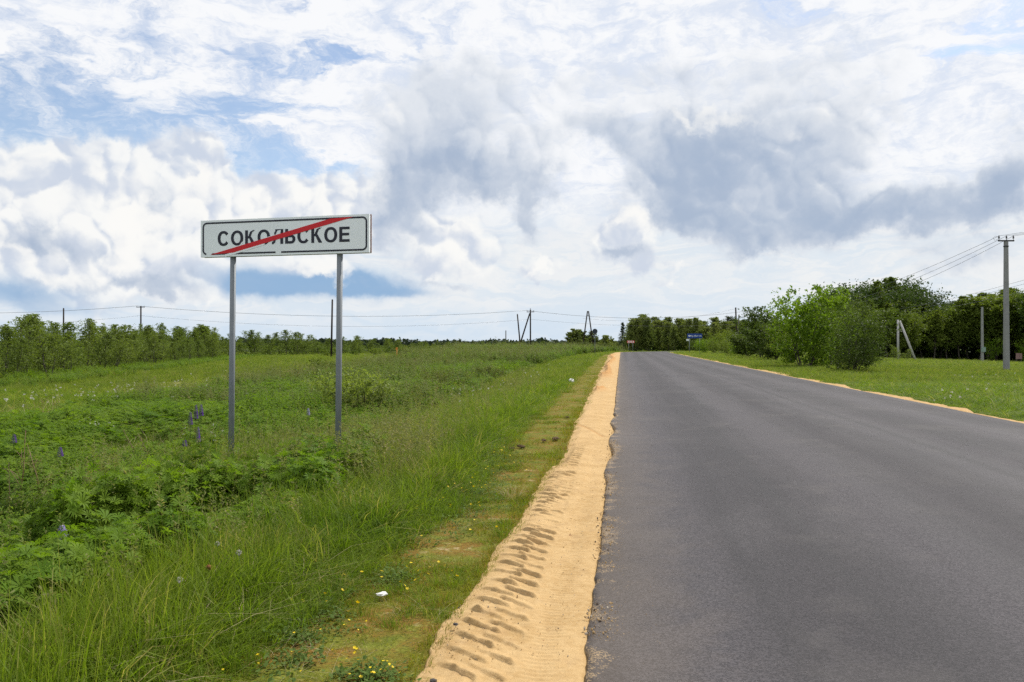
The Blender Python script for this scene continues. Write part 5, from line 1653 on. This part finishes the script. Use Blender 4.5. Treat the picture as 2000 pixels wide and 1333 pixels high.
    # ---- willow bush behind the right post, with neighbours
    WIL = tree_meshes('willow_bush', 380, 1.15, .02, ovoid(.85, .0), 46, .9, .062, 3600, WILLOW, BARK, .018, stems=5, spreadb=.45, twig=.45, clump=.10)
    plant_tree('willow_bush', WIL, pxX(716, 22.5), 22.5, 1.32, 'rounded pale green willow bush behind the right sign post', 'bush', sz=1.18)
    DOCK = tree_meshes('weed_bush', 382, .75, .02, ovoid(.6, .0), 26, .8, .05, 1500, WEED, DEADSTEM, .012, stems=4, spreadb=.4, twig=.5, clump=.12)
    plant_tree('weed_bush', DOCK, pxX(872, 33), 33, 1.35, 'brownish dull weed bush right of the willow bush', 'bush')
    plant_tree('weed_bush', DOCK, pxX(960, 42), 42, 1.3, 'brownish dull weed bush nearest the grassy bank', 'bush')
    plant_tree('low_bush', SHR[0], pxX(612, 52), 52, .75, 'dark low bush left of the right sign post in the field', 'bush')
    plant_tree('low_bush', SHR[1], pxX(640, 55), 55, .65, 'smaller dark low bush touching the right sign post in view', 'bush')
    # ---- roadside group left of the bend
    DKB = [tree_meshes('dark_birch', 400 + i, 6.0, .04, lambda t: 1.55 * (1.03 - t) ** .5 + .05, 54, 1.0, .26, 7000, HAZELEAF, BARK, .07, stems=2, spreadb=.5, twig=.4, clump=.10) for i in range(3)]
    DKD = [tree_meshes('roadside_tree', 410 + i, 6.0, .04, lambda t: 1.75 * math.sin(math.pi * min(.98, .20 + .76 * t)) + .15, 72, .9, .19, 9500, BRUSH, BARK, .08, stems=3, spreadb=.5, twig=.4, clump=.10) for i in range(3)]
    FIR = [conifer_meshes('young_spruce', 430 + i, 7.0, 1.5, .04, .30, 2600, NEEDLE, PINEBARK, .09) for i in range(2)]
    for (px, y, s, k, lab) in [(1122, 214, .88, 0, 'dark birch at the left of the group beside the round sign'), (1134, 216, 1.02, 1, 'tallest dark birch of the group beside the round sign'), (1146, 212, .92, 2, 'dark birch in the middle of the group beside the round sign'), (1156, 215, .93, 0, 'dark birch directly behind the round sign'),
                               (1183, 222, .76, 1, 'pointed small birch between round sign and chevron board'), (1200, 224, .62, 2, 'round light small birch left of the chevron board')]:
        plant_tree('roadside_birch', DKB[k], pxX(px, y), y, s * 1.55, lab, sz=s * 1.04)
    # ---- wood beyond the bend
    WOODT = [tree_meshes('wood_birch', 440 + i, 9.0, .06, lambda t: 2.0 * (1.02 - t) ** .65 + .1, 60, 1.2, .30, 4200, HAZELEAF, BARK, .10, twig=.4, clump=.10) for i in range(4)]
    PINE = [conifer_meshes('wood_pine', 450 + i, 10.0, 2.2, .40, .36, 2400, NEEDLE, PINEBARK, .14, pine=True) for i in range(2)]
    plant_tree('spruce', FIR[0], pxX(1217, 236), 236, 1.28, 'pointed dark spruce just left of the chevron board')
    gW = 'trees of the wood beyond the bend'
    for k in range(84):
        row = k % 4
        px = 1232 + (1540 - 1232) * ((k // 4) / 20.0) + r.normal(0, 6)
        y = 226 + row * 9 + r.normal(0, 2) - 0.10 * max(0, px - 1300)
        top = np.interp(px, [1225, 1245, 1290, 1340, 1400, 1440, 1540], [630, 618, 628, 627, 627, 628, 632]) + r.uniform(-7, 13) - (3 if row > 1 else 0)
        hgt = (CAM_Z + (HORIZON - top) * y / FPX + .35)
        if r.uniform() < .24 and row > 0:
            plant_tree('wood_pine', PINE[k % 2], pxX(px, y), y, hgt / 10, 'dark pine in the far wood ' + by(px, M_WOOD), group=gW)
        else:
            plant_tree('wood_birch', WOODT[r.integers(0, 4)], pxX(px, y), y, hgt / 9 * r.uniform(.9, 1.4), 'leafy birch in the far wood ' + by(px, M_WOOD), group=gW, sz=hgt / 9)
    # ---- bushes beside the blue sign
    BSH = [tree_meshes('roadside_bush', 470 + i, 3.4, .02, ovoid(1.9, .0), 60, .8, .13, 4600, MAPLE if i == 0 else BROAD, BARK, .05, stems=5, spreadb=1.0, twig=.45, clump=.12) for i in range(3)]
    for (px, y, s, k, lab) in [(1378, 146, .88, 0, 'bright green bush right of the blue direction sign'), (1396, 138, .80, 1, 'dark bush right of the bright bush by the blue sign'), (1412, 150, 1.35, 2, 'tall dull bush below the short dark pole'),
                               (1424, 122, .78, 2, 'low leafy bush at the road edge below the tall dark pole'), (1440, 118, .62, 0, 'low pale bush at the road edge left of the dark tree'), (1440, 140, 1.05, 1, 'tall dark bush left of the dark roadside tree'), (1362, 175, .9, 1, 'dark bush behind the blue direction sign')]:
        plant_tree('roadside_bush', BSH[k], pxX(px, y), y, s, lab, 'bush')
    # ---- big roadside trees on the right
    plant_tree('roadside_tree', DKD[0], pxX(1489, 92), 92, 1.15, 'dark dense tree left of the bright green bush', sz=1.0)
    plant_tree('roadside_tree', DKD[1], pxX(1460, 108), 108, 1.25, 'smaller dark tree left of the dense dark tree', sz=.62)
    plant_tree('roadside_tree', DKD[2], pxX(1516, 80), 80, 1.1, 'low dark tree between the dense dark tree and bright bush', sz=.68)
    plant_tree('roadside_bush', BSH[1], pxX(1548, 66), 66, .95, 'dark bush tucked in at the left foot of the bright maple bush', 'bush')
    plant_tree('roadside_bush', BSH[2], pxX(1686, 96), 96, .95, 'dull green bush filling the gap before the forest', 'bush', sz=1.6)
    plant_tree('roadside_bush', BSH[1], pxX(1655, 92), 92, 1.5, 'dark bush showing above the darker birch bush', 'bush', sz=1.9)
    BR = tree_meshes('bright_maple', 480, 5.8, .0, lambda t: 2.2 * math.sin(math.pi * min(.97, .33 + .64 * t)) ** .8 + .1, 110, .95, .17, 13000, MAPLE, BARK, .06, stems=7, spreadb=1.3, twig=.38, clump=.075, dens_top=1.25)
    plant_tree('bright_maple', BR, pxX(1570, 57), 57, .98, 'bright yellow green maple bush beside the road', 'tree', rz=.4, sz=1.0)
    DB = tree_meshes('dark_birch_bush', 482, 5.2, .0, lambda t: 1.9 * math.sin(math.pi * min(.97, .36 + .61 * t)) ** .8 + .1, 110, .8, .12, 12000, BRUSH, BARK, .05, stems=6, spreadb=1.3, twig=.4, clump=.08, dens_top=1.3)
    plant_tree('dark_birch_bush', DB, pxX(1660, 47), 47, .84, 'darker birch bush right of the bright maple bush', 'tree', sz=.84)
    plant_tree('dark_birch_bush', DB, pxX(1628, 60), 60, 1.05, 'darker birch standing behind the bright maple bush', 'tree', rz=2.0)
    plant_tree('dark_birch_bush', DB, pxX(1690, 62), 62, .62, 'small leafy birch bush just right of the darker birch bush', 'tree', rz=4.0)
    plant_tree('small_bush', SAP[1], pxX(1750, 108), 108, 1.0, 'small green bush at the foot of the strutted pole', 'bush', sz=.66)
    plant_tree('small_bush', SAP[4], pxX(1768, 106), 106, .9, 'small green bush under the slanting strut', 'bush', sz=.5)
    # ---- forest behind the right meadow
    ASP = [tree_meshes('forest_birch', 500 + i, 10.0, .22, lambda t: 2.2 * math.sin(math.pi * min(.97, max(.05, .22 + .76 * (t - .15)))) ** .8 + .1, 70, 1.3,   .28, 8500, BROAD, BARK, .13, twig=.42, clump=.085, lean=.02) for i in range(4)]
    SPIKE = [tree_meshes('pointed_birch', 540 + i, 10.0, .20, lambda t: 2.0 * (1.0 - t) ** .75 + .08, 70, 1.4, .28, 8000, BROAD, BARK, .12, twig=.38, clump=.06, lean=.02) for i in range(3)]
    OAK = [tree_meshes('forest_oak', 520 + i, 14.0, .30, lambda t: 4.2 * math.sin(math.pi * min(.97, max(.05, .05 + .93 * (t - .22)))) ** .7 + .2, 80, .8, .34, 7500, DARKLEAF, BARK, .25, twig=.45, clump=.09, lean=.02) for i in range(2)]
    LIT = tree_meshes('forest_edge_bush', 530, 5.5, .05, ovoid(2.0, .0), 46, .8, .2, 3000, MAPLE, BARK, .07, stems=4, spreadb=.8)
    gF = 'trees of the forest behind the right meadow'
    line = lambda px: np.interp(px, [1600, 1700, 1800, 1900, 2000, 2150], [128, 132, 140, 142, 138, 126])
    topf = lambda px: np.interp(px, [1590, 1640, 1700, 1760, 1800, 1850, 1920, 2000, 2150], [625, 622, 605, 600, 610, 598, 590, 578, 570])
    topb = lambda px: np.interp(px, [1590, 1640, 1680, 1740, 1770, 1810, 1840, 1880, 1930, 2000, 2150], [590, 570, 565, 553, 556, 572, 590, 600, 588, 572, 565])
    for row in range(4):
        px = 1585.0
        while px < 2170:
            y = line(px) + row * 7 + r.normal(0, 1.5)
            x = pxX(px, y); g = tz(x, y)
            if row < 2:
                hgt = CAM_Z - g + (HORIZON - topf(px) - r.uniform(-14, 16) + row * 4) * y / FPX
                kind = SPIKE[r.integers(0, 3)] if r.uniform() < .5 else ASP[r.integers(0, 4)]; s = hgt / 10
            else:
                hgt = CAM_Z - g + (HORIZON - topb(px) - r.uniform(-12, 18)) * y / FPX
                if 1650 < px < 1850 and r.uniform() < .7: kind = OAK[r.integers(0, 2)]; s = hgt / 14
                elif r.uniform() < .25: kind = PINE[r.integers(0, 2)]; s = hgt / 10
                else: kind = SPIKE[r.integers(0, 3)] if r.uniform() < .6 else ASP[r.integers(0, 4)]; s = hgt / 10
            lab = ('dark round topped tree in the forest, ' if kind in OAK else ('dark pine in the forest, ' if kind in PINE else ('leafy birch at the forest front, ' if row < 2 else 'tall birch deep in the forest, '))) + by(px, M_FOREST)
            plant_tree('forest_tree', kind, x, y, s * r.uniform(1.0, 1.3), lab, group=gF, sz=s)
            px += r.uniform(15, 27) * (1 if row < 2 else 1.25)
    plant_tree('forest_oak', OAK[0], pxX(1742, 158), 158, 1.12, 'tallest dark round topped tree above the forest', sz=1.13)
    plant_tree('forest_edge_bush', LIT, pxX(1940, 134), 134, .72, 'sunlit yellow green bush between the two concrete poles')
    plant_tree('forest_edge_bush', LIT, pxX(2003, 130), 130, .7, 'sunlit bush at the right edge of the picture')
    # ---- undergrowth that fills the dark foot of the forest and of the wood
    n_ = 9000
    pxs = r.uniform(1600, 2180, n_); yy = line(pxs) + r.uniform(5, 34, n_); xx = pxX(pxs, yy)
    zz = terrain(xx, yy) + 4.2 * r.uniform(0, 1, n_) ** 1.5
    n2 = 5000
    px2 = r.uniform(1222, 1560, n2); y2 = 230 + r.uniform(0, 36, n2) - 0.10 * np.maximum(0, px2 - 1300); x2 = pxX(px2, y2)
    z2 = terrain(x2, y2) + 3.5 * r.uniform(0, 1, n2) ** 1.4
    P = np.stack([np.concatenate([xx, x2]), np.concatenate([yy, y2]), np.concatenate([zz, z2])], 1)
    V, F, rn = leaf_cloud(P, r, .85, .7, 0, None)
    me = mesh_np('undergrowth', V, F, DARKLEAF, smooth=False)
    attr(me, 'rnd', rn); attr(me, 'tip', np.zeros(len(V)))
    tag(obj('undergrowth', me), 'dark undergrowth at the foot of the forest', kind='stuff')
    # ---- far woods on the skyline, one mass
    P = []; RN = []
    for k in range(2600):
        px = r.uniform(-500, 2600); y = r.uniform(640, 860)
        h = r.uniform(6.0, 8.6) * (1 + 0.9 * float(fbm(np.array([px * .012]), np.array([1.5]), 3, 71)[0])); x = pxX(px, y); w = r.uniform(2.6, 5.0)
        m = 34
        q = r.normal(0, 1, (m, 3)); q /= np.linalg.norm(q, axis=1)[:, None]; q *= r.uniform(.4, 1, (m, 1)) ** .5
        P.append(np.array([x, y, -1.2 + h * .48]) + q * np.array([w, w, h * .50])); RN.append(np.full(m, r.uniform()))
    P = np.concatenate(P); RN = np.concatenate(RN)
    V, F, rn = leaf_cloud(P, r, 2.4, .8, 0, RN)
    me = mesh_np('far_wood', V, F, FARWOOD, smooth=False)
    attr(me, 'rnd', rn); attr(me, 'tip', np.zeros(len(V)))
    tag(obj('far_wood', me), 'dark far woods along the skyline', kind='stuff')
build_trees()
# ---------------------------------------------------------------- flowers, litter, stones
PURPLE = leaf_mat('lupine_petal', (0.045, 0.010, 0.12), (0.13, 0.04, 0.32), None, 0, 0.20, tcol=(1.1, .8, 1.3), spec=.05, rough=.8)
PALEPURPLE = leaf_mat('pale_lupine_petal', (0.15, 0.11, 0.32), (0.34, 0.30, 0.52), None, 0, 0.25, tcol=(1.1, 1.0, 1.2))
YELLOW = leaf_mat('yellow_petal', (0.70, 0.50, 0.010), (0.85, 0.66, 0.02), None, 0, 0.3, tcol=(1.1, 1, .5))
FLUFF = leaf_mat('white_fluff', (0.42, 0.41, 0.37), (0.66, 0.64, 0.58), None, 0, 0.4, tcol=(1, 1, 1))
STEM = leaf_mat('green_stem', (0.06, 0.11, 0.02), (0.11, 0.16, 0.04), None, 0, 0.2)
PAPER = plain_mat('white_paper', (0.72, 0.71, 0.68), 0.8, 0.2, 0, 0.05)
STONE = plain_mat('dark_stone', (0.085, 0.075, 0.070), 0.9, 0.2, 0, 0.2, 30)
CLOD = plain_mat('dark_soil', (0.10, 0.062, 0.036), 0.95, 0.1, 0, 0.2, 20)
LEAFBROWN = plain_mat('dead_leaf', (0.22, 0.085, 0.035), 0.8, 0.2, 0, 0.15, 20)

def ground_at(px, py, dz=0.0):
    """the point of the land seen at a photograph pixel"""
    d = Vector(((px - 1000) / FPX, 1.0, -(py - HORIZON) / FPX))
    ys = np.geomspace(2.0, 230, 1400)
    h = terrain(ys * d.x, ys) + dz
    i = np.argmax(CAM_Z + ys * d.z < h)
    y = float(ys[i]) if i else 200.0
    return Vector((0, 0, CAM_Z)) + d * y

def build_details():
    r = np.random.default_rng(99)
    # ---- lupines in flower
    def lupine(px, py, h, label, mat=PURPLE, spike=.24, bend=0.0):
        p = ground_at(px, py, h - spike * .5); p.z = tz(p.x, p.y)
        root = empty('lupine', p); tag(root, label, 'flower', 'lupines in flower')
        mb = MB(); mb.tube([(0, 0, 0), (bend * .3, 0, h * .6), (bend, 0, h)], [.006, .005, .0025], 6); mb.build('stem', STEM, root, True)
        V = []; F = []
        for k in range(int(spike / .0085)):
            t = k / (spike / .0085)
            rr = (0.038 * (1 - t) ** .6 + .006)
            for j in range(5):
                a = k * 0.9 + j * 1.2566
                d = Vector((math.cos(a), math.sin(a), .35)); sd = Vector((-math.sin(a), math.cos(a), 0))
                c = Vector((bend * (1 - (1 - t) * .3), 0, h - spike + t * spike * 1.04))
                o = len(V); w = .009 * (1 - t * .6)
                V += [c + d * rr * .3, c + d * rr * .8 + sd * w + Vector((0, 0, .006)), c + d * rr * .8 - sd * w, c + d * rr * 1.15 - Vector((0, 0, .006 * (1 - t)))]
                F += [(o, o + 1, o + 2), (o + 1, o + 3, o + 2)]
        me = mesh_np('flower_spike', np.array([tuple(v) for v in V]), np.array(F), mat, False)
        attr(me, 'rnd', np.repeat(r.uniform(0, 1, len(V) // 4), 4)); attr(me, 'tip', np.zeros(len(V)))
        obj('flower_spike', me, root)
        v, f = [], []
        for k in range(5):
            vv, ff = palmate(r, (r.normal(0, .09), r.normal(0, .09), h * r.uniform(.35, .6)), .075, (r.normal(0, .3), r.normal(0, .3), 1), r.uniform(0, 6))
            o = len(v); v += [tuple(q) for q in vv]; f += [tuple(i + o for i in q) for q in ff]
        obj('leaf', leaf_mesh('leaf', np.array(v), np.array(f), np.full(len(v), .3), np.full(len(v), .6), LUPLEAF), root)
    lupine(372, 818, .78, 'dark purple lupine, leftmost of the cluster left of the left post', spike=.22)
    lupine(383, 806, .86, 'tall purple lupine in the middle of the cluster left of the left post', spike=.24)
    lupine(393, 803, .88, 'purple lupine, rightmost of the cluster left of the left post', spike=.20)
    lupine(387, 850, .66, 'blue purple lupine below the cluster left of the left post', spike=.24)
    lupine(361, 866, .55, 'small closed lupine spike below the purple cluster', spike=.12)
    lupine(122, 1046, .56, 'pale violet lupine in front of the dark gap on the left', PALEPURPLE, .12)
    lupine(118, 884, .55, 'small violet lupine left in the ditch herbs', spike=.13)
    lupine(28, 858, .55, 'violet lupine at the left picture edge', spike=.13)
    lupine(602, 805, .60, 'faded lupine spike left of the right post', PALEPURPLE, .16)
    # ---- yellow flowers on the verge
    v = []; f = []
    for k in range(5):
        a = k * 1.2566; d = Vector((math.cos(a), math.sin(a), .25)); sd = Vector((-math.sin(a), math.cos(a), 0)); o = len(v)
        v += [Vector((0, 0, 0)), d * .0085 + sd * .007, d * .0145 + Vector((0, 0, .001)), d * .0085 - sd * .007]; f += [(o, o + 1, o + 2), (o, o + 2, o + 3)]
    yme = leaf_mesh('yellow_flower', np.array([tuple(q) for q in v]), np.array(f), np.zeros(len(v)), np.full(len(v), .5), YELLOW)
    spots = []
    for (cx_, cy_, rx, ry, n) in ((-0.62, 8.6, .50, 2.2, 70), (-0.2, 10.8, .4, 1.5, 26), (-1.02, 4.3, .36, .8, 26), (-0.70, 3.80, .34, .20, 12), (-.68, 5.3, .34, .35, 16), (-0.58, 3.70, .14, .08, 8)):
        for q in range(n):
            spots.append((cx_ + rx * r.normal(0, .5), cy_ + ry * r.normal(0, .5)))
    for (x, y) in spots:
        dl, dr = dL_dR(np.array([x]), np.array([y]))
        if dl[0] < float(sand_w(y)) + .05 or y < 3.3: continue
        o = obj('yellow_flower', yme, None, (x, y, tz(x, y) + r.uniform(.03, .06) + (0.03 if y > 7 else 0)), (r.normal(0, .35), r.normal(0, .35), r.uniform(0, 6)))
        o.scale = (r.uniform(.6, .95) * (.72 if y < 4.4 else 1.0),) * 3
        where = 'on the mossy verge nearest the camera' if y < 6.6 else 'on the leafy patch of the verge farther on'
        tag(o, 'tiny yellow flower ' + where, 'flower', 'yellow flowers on the verge')
    # ---- dandelion clocks and white field flowers
    def fluff(nm, rad, n=26, seed=0):
        rr = np.random.default_rng(seed); q = rr.normal(0, 1, (n, 3)); q /= np.linalg.norm(q, axis=1)[:, None]
        V, F, rn = leaf_cloud(q * rad * .8, rr, rad * .9, .7, 0)
        return leaf_mesh(nm, V, F, np.zeros(len(V)), rn, FLUFF)
    FL = fluff('dandelion_head', .017, 60, 1); st = MB(); st.tube([(0, 0, -.26), (.01, 0, -.12), (0, 0, 0)], .003, 5); ST = st.mesh('dandelion_stem', STEM, True)
    attr(ST, 'rnd', np.full(len(ST.vertices), .5)); attr(ST, 'tip', np.zeros(len(ST.vertices)))
    for (px, py, lab) in [(352, 1132, 'white dandelion clock in the grass nearest the camera'), (467, 1079, 'ragged dandelion clock in the middle of the near grass'), (425, 1062, 'small pale dandelion clock left of the ragged one')]:
        p = ground_at(px, py, .28)
        root = empty('dandelion', p); tag(root, lab, 'flower')
        obj('head', FL, root); obj('stem', ST, root)
    WH = fluff('white_flower', .05, 9, 2)
    def white(px, py, s, lab, h=.4):
        p = ground_at(px, py, h)
        o = obj('white_flower', WH, None, p, (r.uniform(0, 6), r.uniform(0, 6), 0)); o.scale = (s, s, s * .8)
        tag(o, lab, 'flower', 'white flowers in the field')
    for k in range(86):      # field strip before the thicket
        px = r.uniform(5, 445); py = np.interp(px, [0, 450], [778, 742]) + r.normal(0, 9)
        white(px, py, r.uniform(.5, .95), 'white flower head on the mown strip left of the left sign post')
    for k in range(58):
        px = r.uniform(670, 900); py = r.normal(705, 6) + 0.0 * px
        white(px, py, r.uniform(.7, 1.5), 'white flower head in the far field right of the right sign post')
    for k in range(54):
        px = r.uniform(880, 1100); py = np.interp(px, [880, 1100], [768, 700]) + r.normal(0, 12)
        white(px, py, r.uniform(.45, .9), 'white flower head on the weedy foot of the bank')
    for k in range(22):
        px = r.uniform(455, 600); py = r.normal(772, 7)
        white(px, py, r.uniform(.3, .55), 'white flower head seen between the two sign posts')
    for k in range(16):
        px = r.uniform(1820, 1995); py = r.uniform(725, 790)
        white(px, py, r.uniform(.4, .8), 'white flower head in the right meadow')
    for k in range(26):
        px, py = ((r.normal(410, 40), r.normal(838, 12)) if k % 2 else (r.normal(185, 22), r.normal(824, 7)))
        white(px, py, r.uniform(.22, .42), 'small white flower head among the ditch herbs ' + ('near the purple lupines' if k % 2 else 'at the far left'), .45)
    # ---- litter
    def crumpled(name, p, s, label, mat, cat, seed, flat=.45):
        rr = np.random.default_rng(seed)
        bm = bmesh.new(); bmesh.ops.create_icosphere(bm, subdivisions=3, radius=1.0)
        for vtx in bm.verts:
            q = vtx.co.normalized()
            k = 1 + .55 * mnoise.noise(q * 1.7 + Vector((seed, 0, 0))) + .28 * mnoise.noise(q * 4.5 + Vector((0, seed, 0)))
            vtx.co = Vector((q.x * s[0], q.y * s[1], q.z * s[2])) * k
        me = bpy.data.meshes.new(name); bm.to_mesh(me); bm.free(); me.materials.append(mat)
        o = obj(name, me, None, p, (0, 0, rr.uniform(0, 6))); tag(o, label, cat); return o
    p = ground_at(746, 1163, .03); crumpled('paper_scrap', p + Vector((0, 0, .01)), (.036, .018, .010), 'small crumpled white paper scrap lying on the mossy verge', PAPER, 'litter', 3)
    p = ground_at(1116, 744, .1); crumpled('plastic_bag', p, (.15, .09, .08), 'white plastic bag lying on the grass beside the sandy shoulder', PAPER, 'litter', 8)
    for i, (px, py, s, lab) in enumerate([(1085, 857, .11, 'dark soil clod nearest the sand on the grassy verge'), (1062, 860, .08, 'small dark clod left of the largest soil clod'), (1018, 872, .09, 'dark clod among grass in the middle of the verge'), (1000, 876, .07, 'small dark clod farthest left on the verge'), (1108, 815, .07, 'brown clod at the rim of the sand farther up')]):
        p = ground_at(px, py, .04); crumpled('soil_clod', p, (s * .9, s * .5, s * .22), lab, CLOD, 'clod', 20 + i)
    for i, (px, py, s, lab, mt) in enumerate([(1112, 1049, .020, 'reddish dead leaf on the smooth sand', LEAFBROWN), (1066, 1230, .010, 'small dark stone on the smooth sand near the camera', STONE), (1061, 1253, .008, 'tiny brown chip on the sand below the small stone', LEAFBROWN),
                                          (1141, 1199, .015, 'dark stone on the ragged asphalt edge', STONE), (1144, 1186, .010, 'smaller dark stone just above the edge stone', STONE), (846, 1330, .012, 'dark pebble at the bottom of the sand', STONE),
                                          (1258, 908, .022, 'brown crumb lying on the asphalt', LEAFBROWN), (1205, 1078, .010, 'black pebble on the asphalt near the sand', STONE), (1218, 1292, .010, 'black pebble on the near asphalt', STONE), (890, 1220, .012, 'dark pebble at the outer sand rim', STONE)]):
        p = ground_at(px, py, .055); crumpled('pebble' if mt is STONE else 'dead_leaf', p + Vector((0, 0, .004)), (s * 1.3, s, s * .6), lab, mt, 'stone' if mt is STONE else 'leaf', 40 + i)
    # twig and brown leaf in the near grass
    p = ground_at(410, 1108, .22); crumpled('dead_leaf', p, (.03, .02, .015), 'curled brown dead leaf caught in the near grass', LEAFBROWN, 'leaf', 61)
    # ---- bleached dry tuft on the verge
    v, fq, t, rn = blades(60, .20, .10, .003, 1.5, 700, hv=.6)
    p = ground_at(1000, 972, .02); p.z = tz(p.x, p.y)
    o = obj('dry_grass_tuft', leaf_mesh('dry_grass_tuft', v, fq, t, rn, STRAW), None, p); tag(o, 'bleached dry grass tuft on the mossy verge beside the sand', 'grass tuft')
    v, fq, t, rn = blades(70, .34, .22, .0035, 1.3, 702, hv=.6)
    p = ground_at(740, 888, .05); p.z = tz(p.x, p.y)
    o = obj('dry_grass_tuft', leaf_mesh('dry_grass_tuft', v, fq, t, rn, DEADSTEM), None, p); tag(o, 'reddish dry grass tuft in the bank right of the right post', 'grass tuft')
    # ---- dead weed stalks at the left
    for i, (px, py, h, lab) in enumerate([(35, 985, 1.0, 'tall reddish dead weed stalk at the left picture edge'), (85, 975, .8, 'dead branching weed stalk right of the tall one on the left'), (15, 1010, .7, 'bent dead weed stalk at the left picture edge, lowest'), (300, 905, .6, 'pale dead weed stalk before the purple lupines'), (270, 890, .55, 'thin dead weed stalk left of the pale one')]):
        p = ground_at(px, py, .15); p.z = tz(p.x, p.y)
        root = empty('dead_weed', p); tag(root, lab, 'dead plant')
        mb = MB(); ln = r.normal(0, .22); tp = Vector((ln * h, r.normal(0, .1), h))
        mb.tube([(0, 0, 0), tp * .5 + Vector((.02, 0, .02)), tp], [.006, .005, .002], 5)
        st_ = mb.build('stem', DEADSTEM, root, True)
        for k in range(7):
            mb = MB(); t_ = r.uniform(.35, .95); b0_ = tp * t_; d = Vector((r.normal(0, 1), r.normal(0, .6), r.uniform(.4, 1.2))).normalized() * h * r.uniform(.18, .42) * (1.2 - t_)
            mb.tube([b0_, b0_ + d * .5 + Vector((0, 0, .01)), b0_ + d], [.0032, .0025, .0012], 4); mb.build('branch', DEADSTEM, root, True)
build_details()
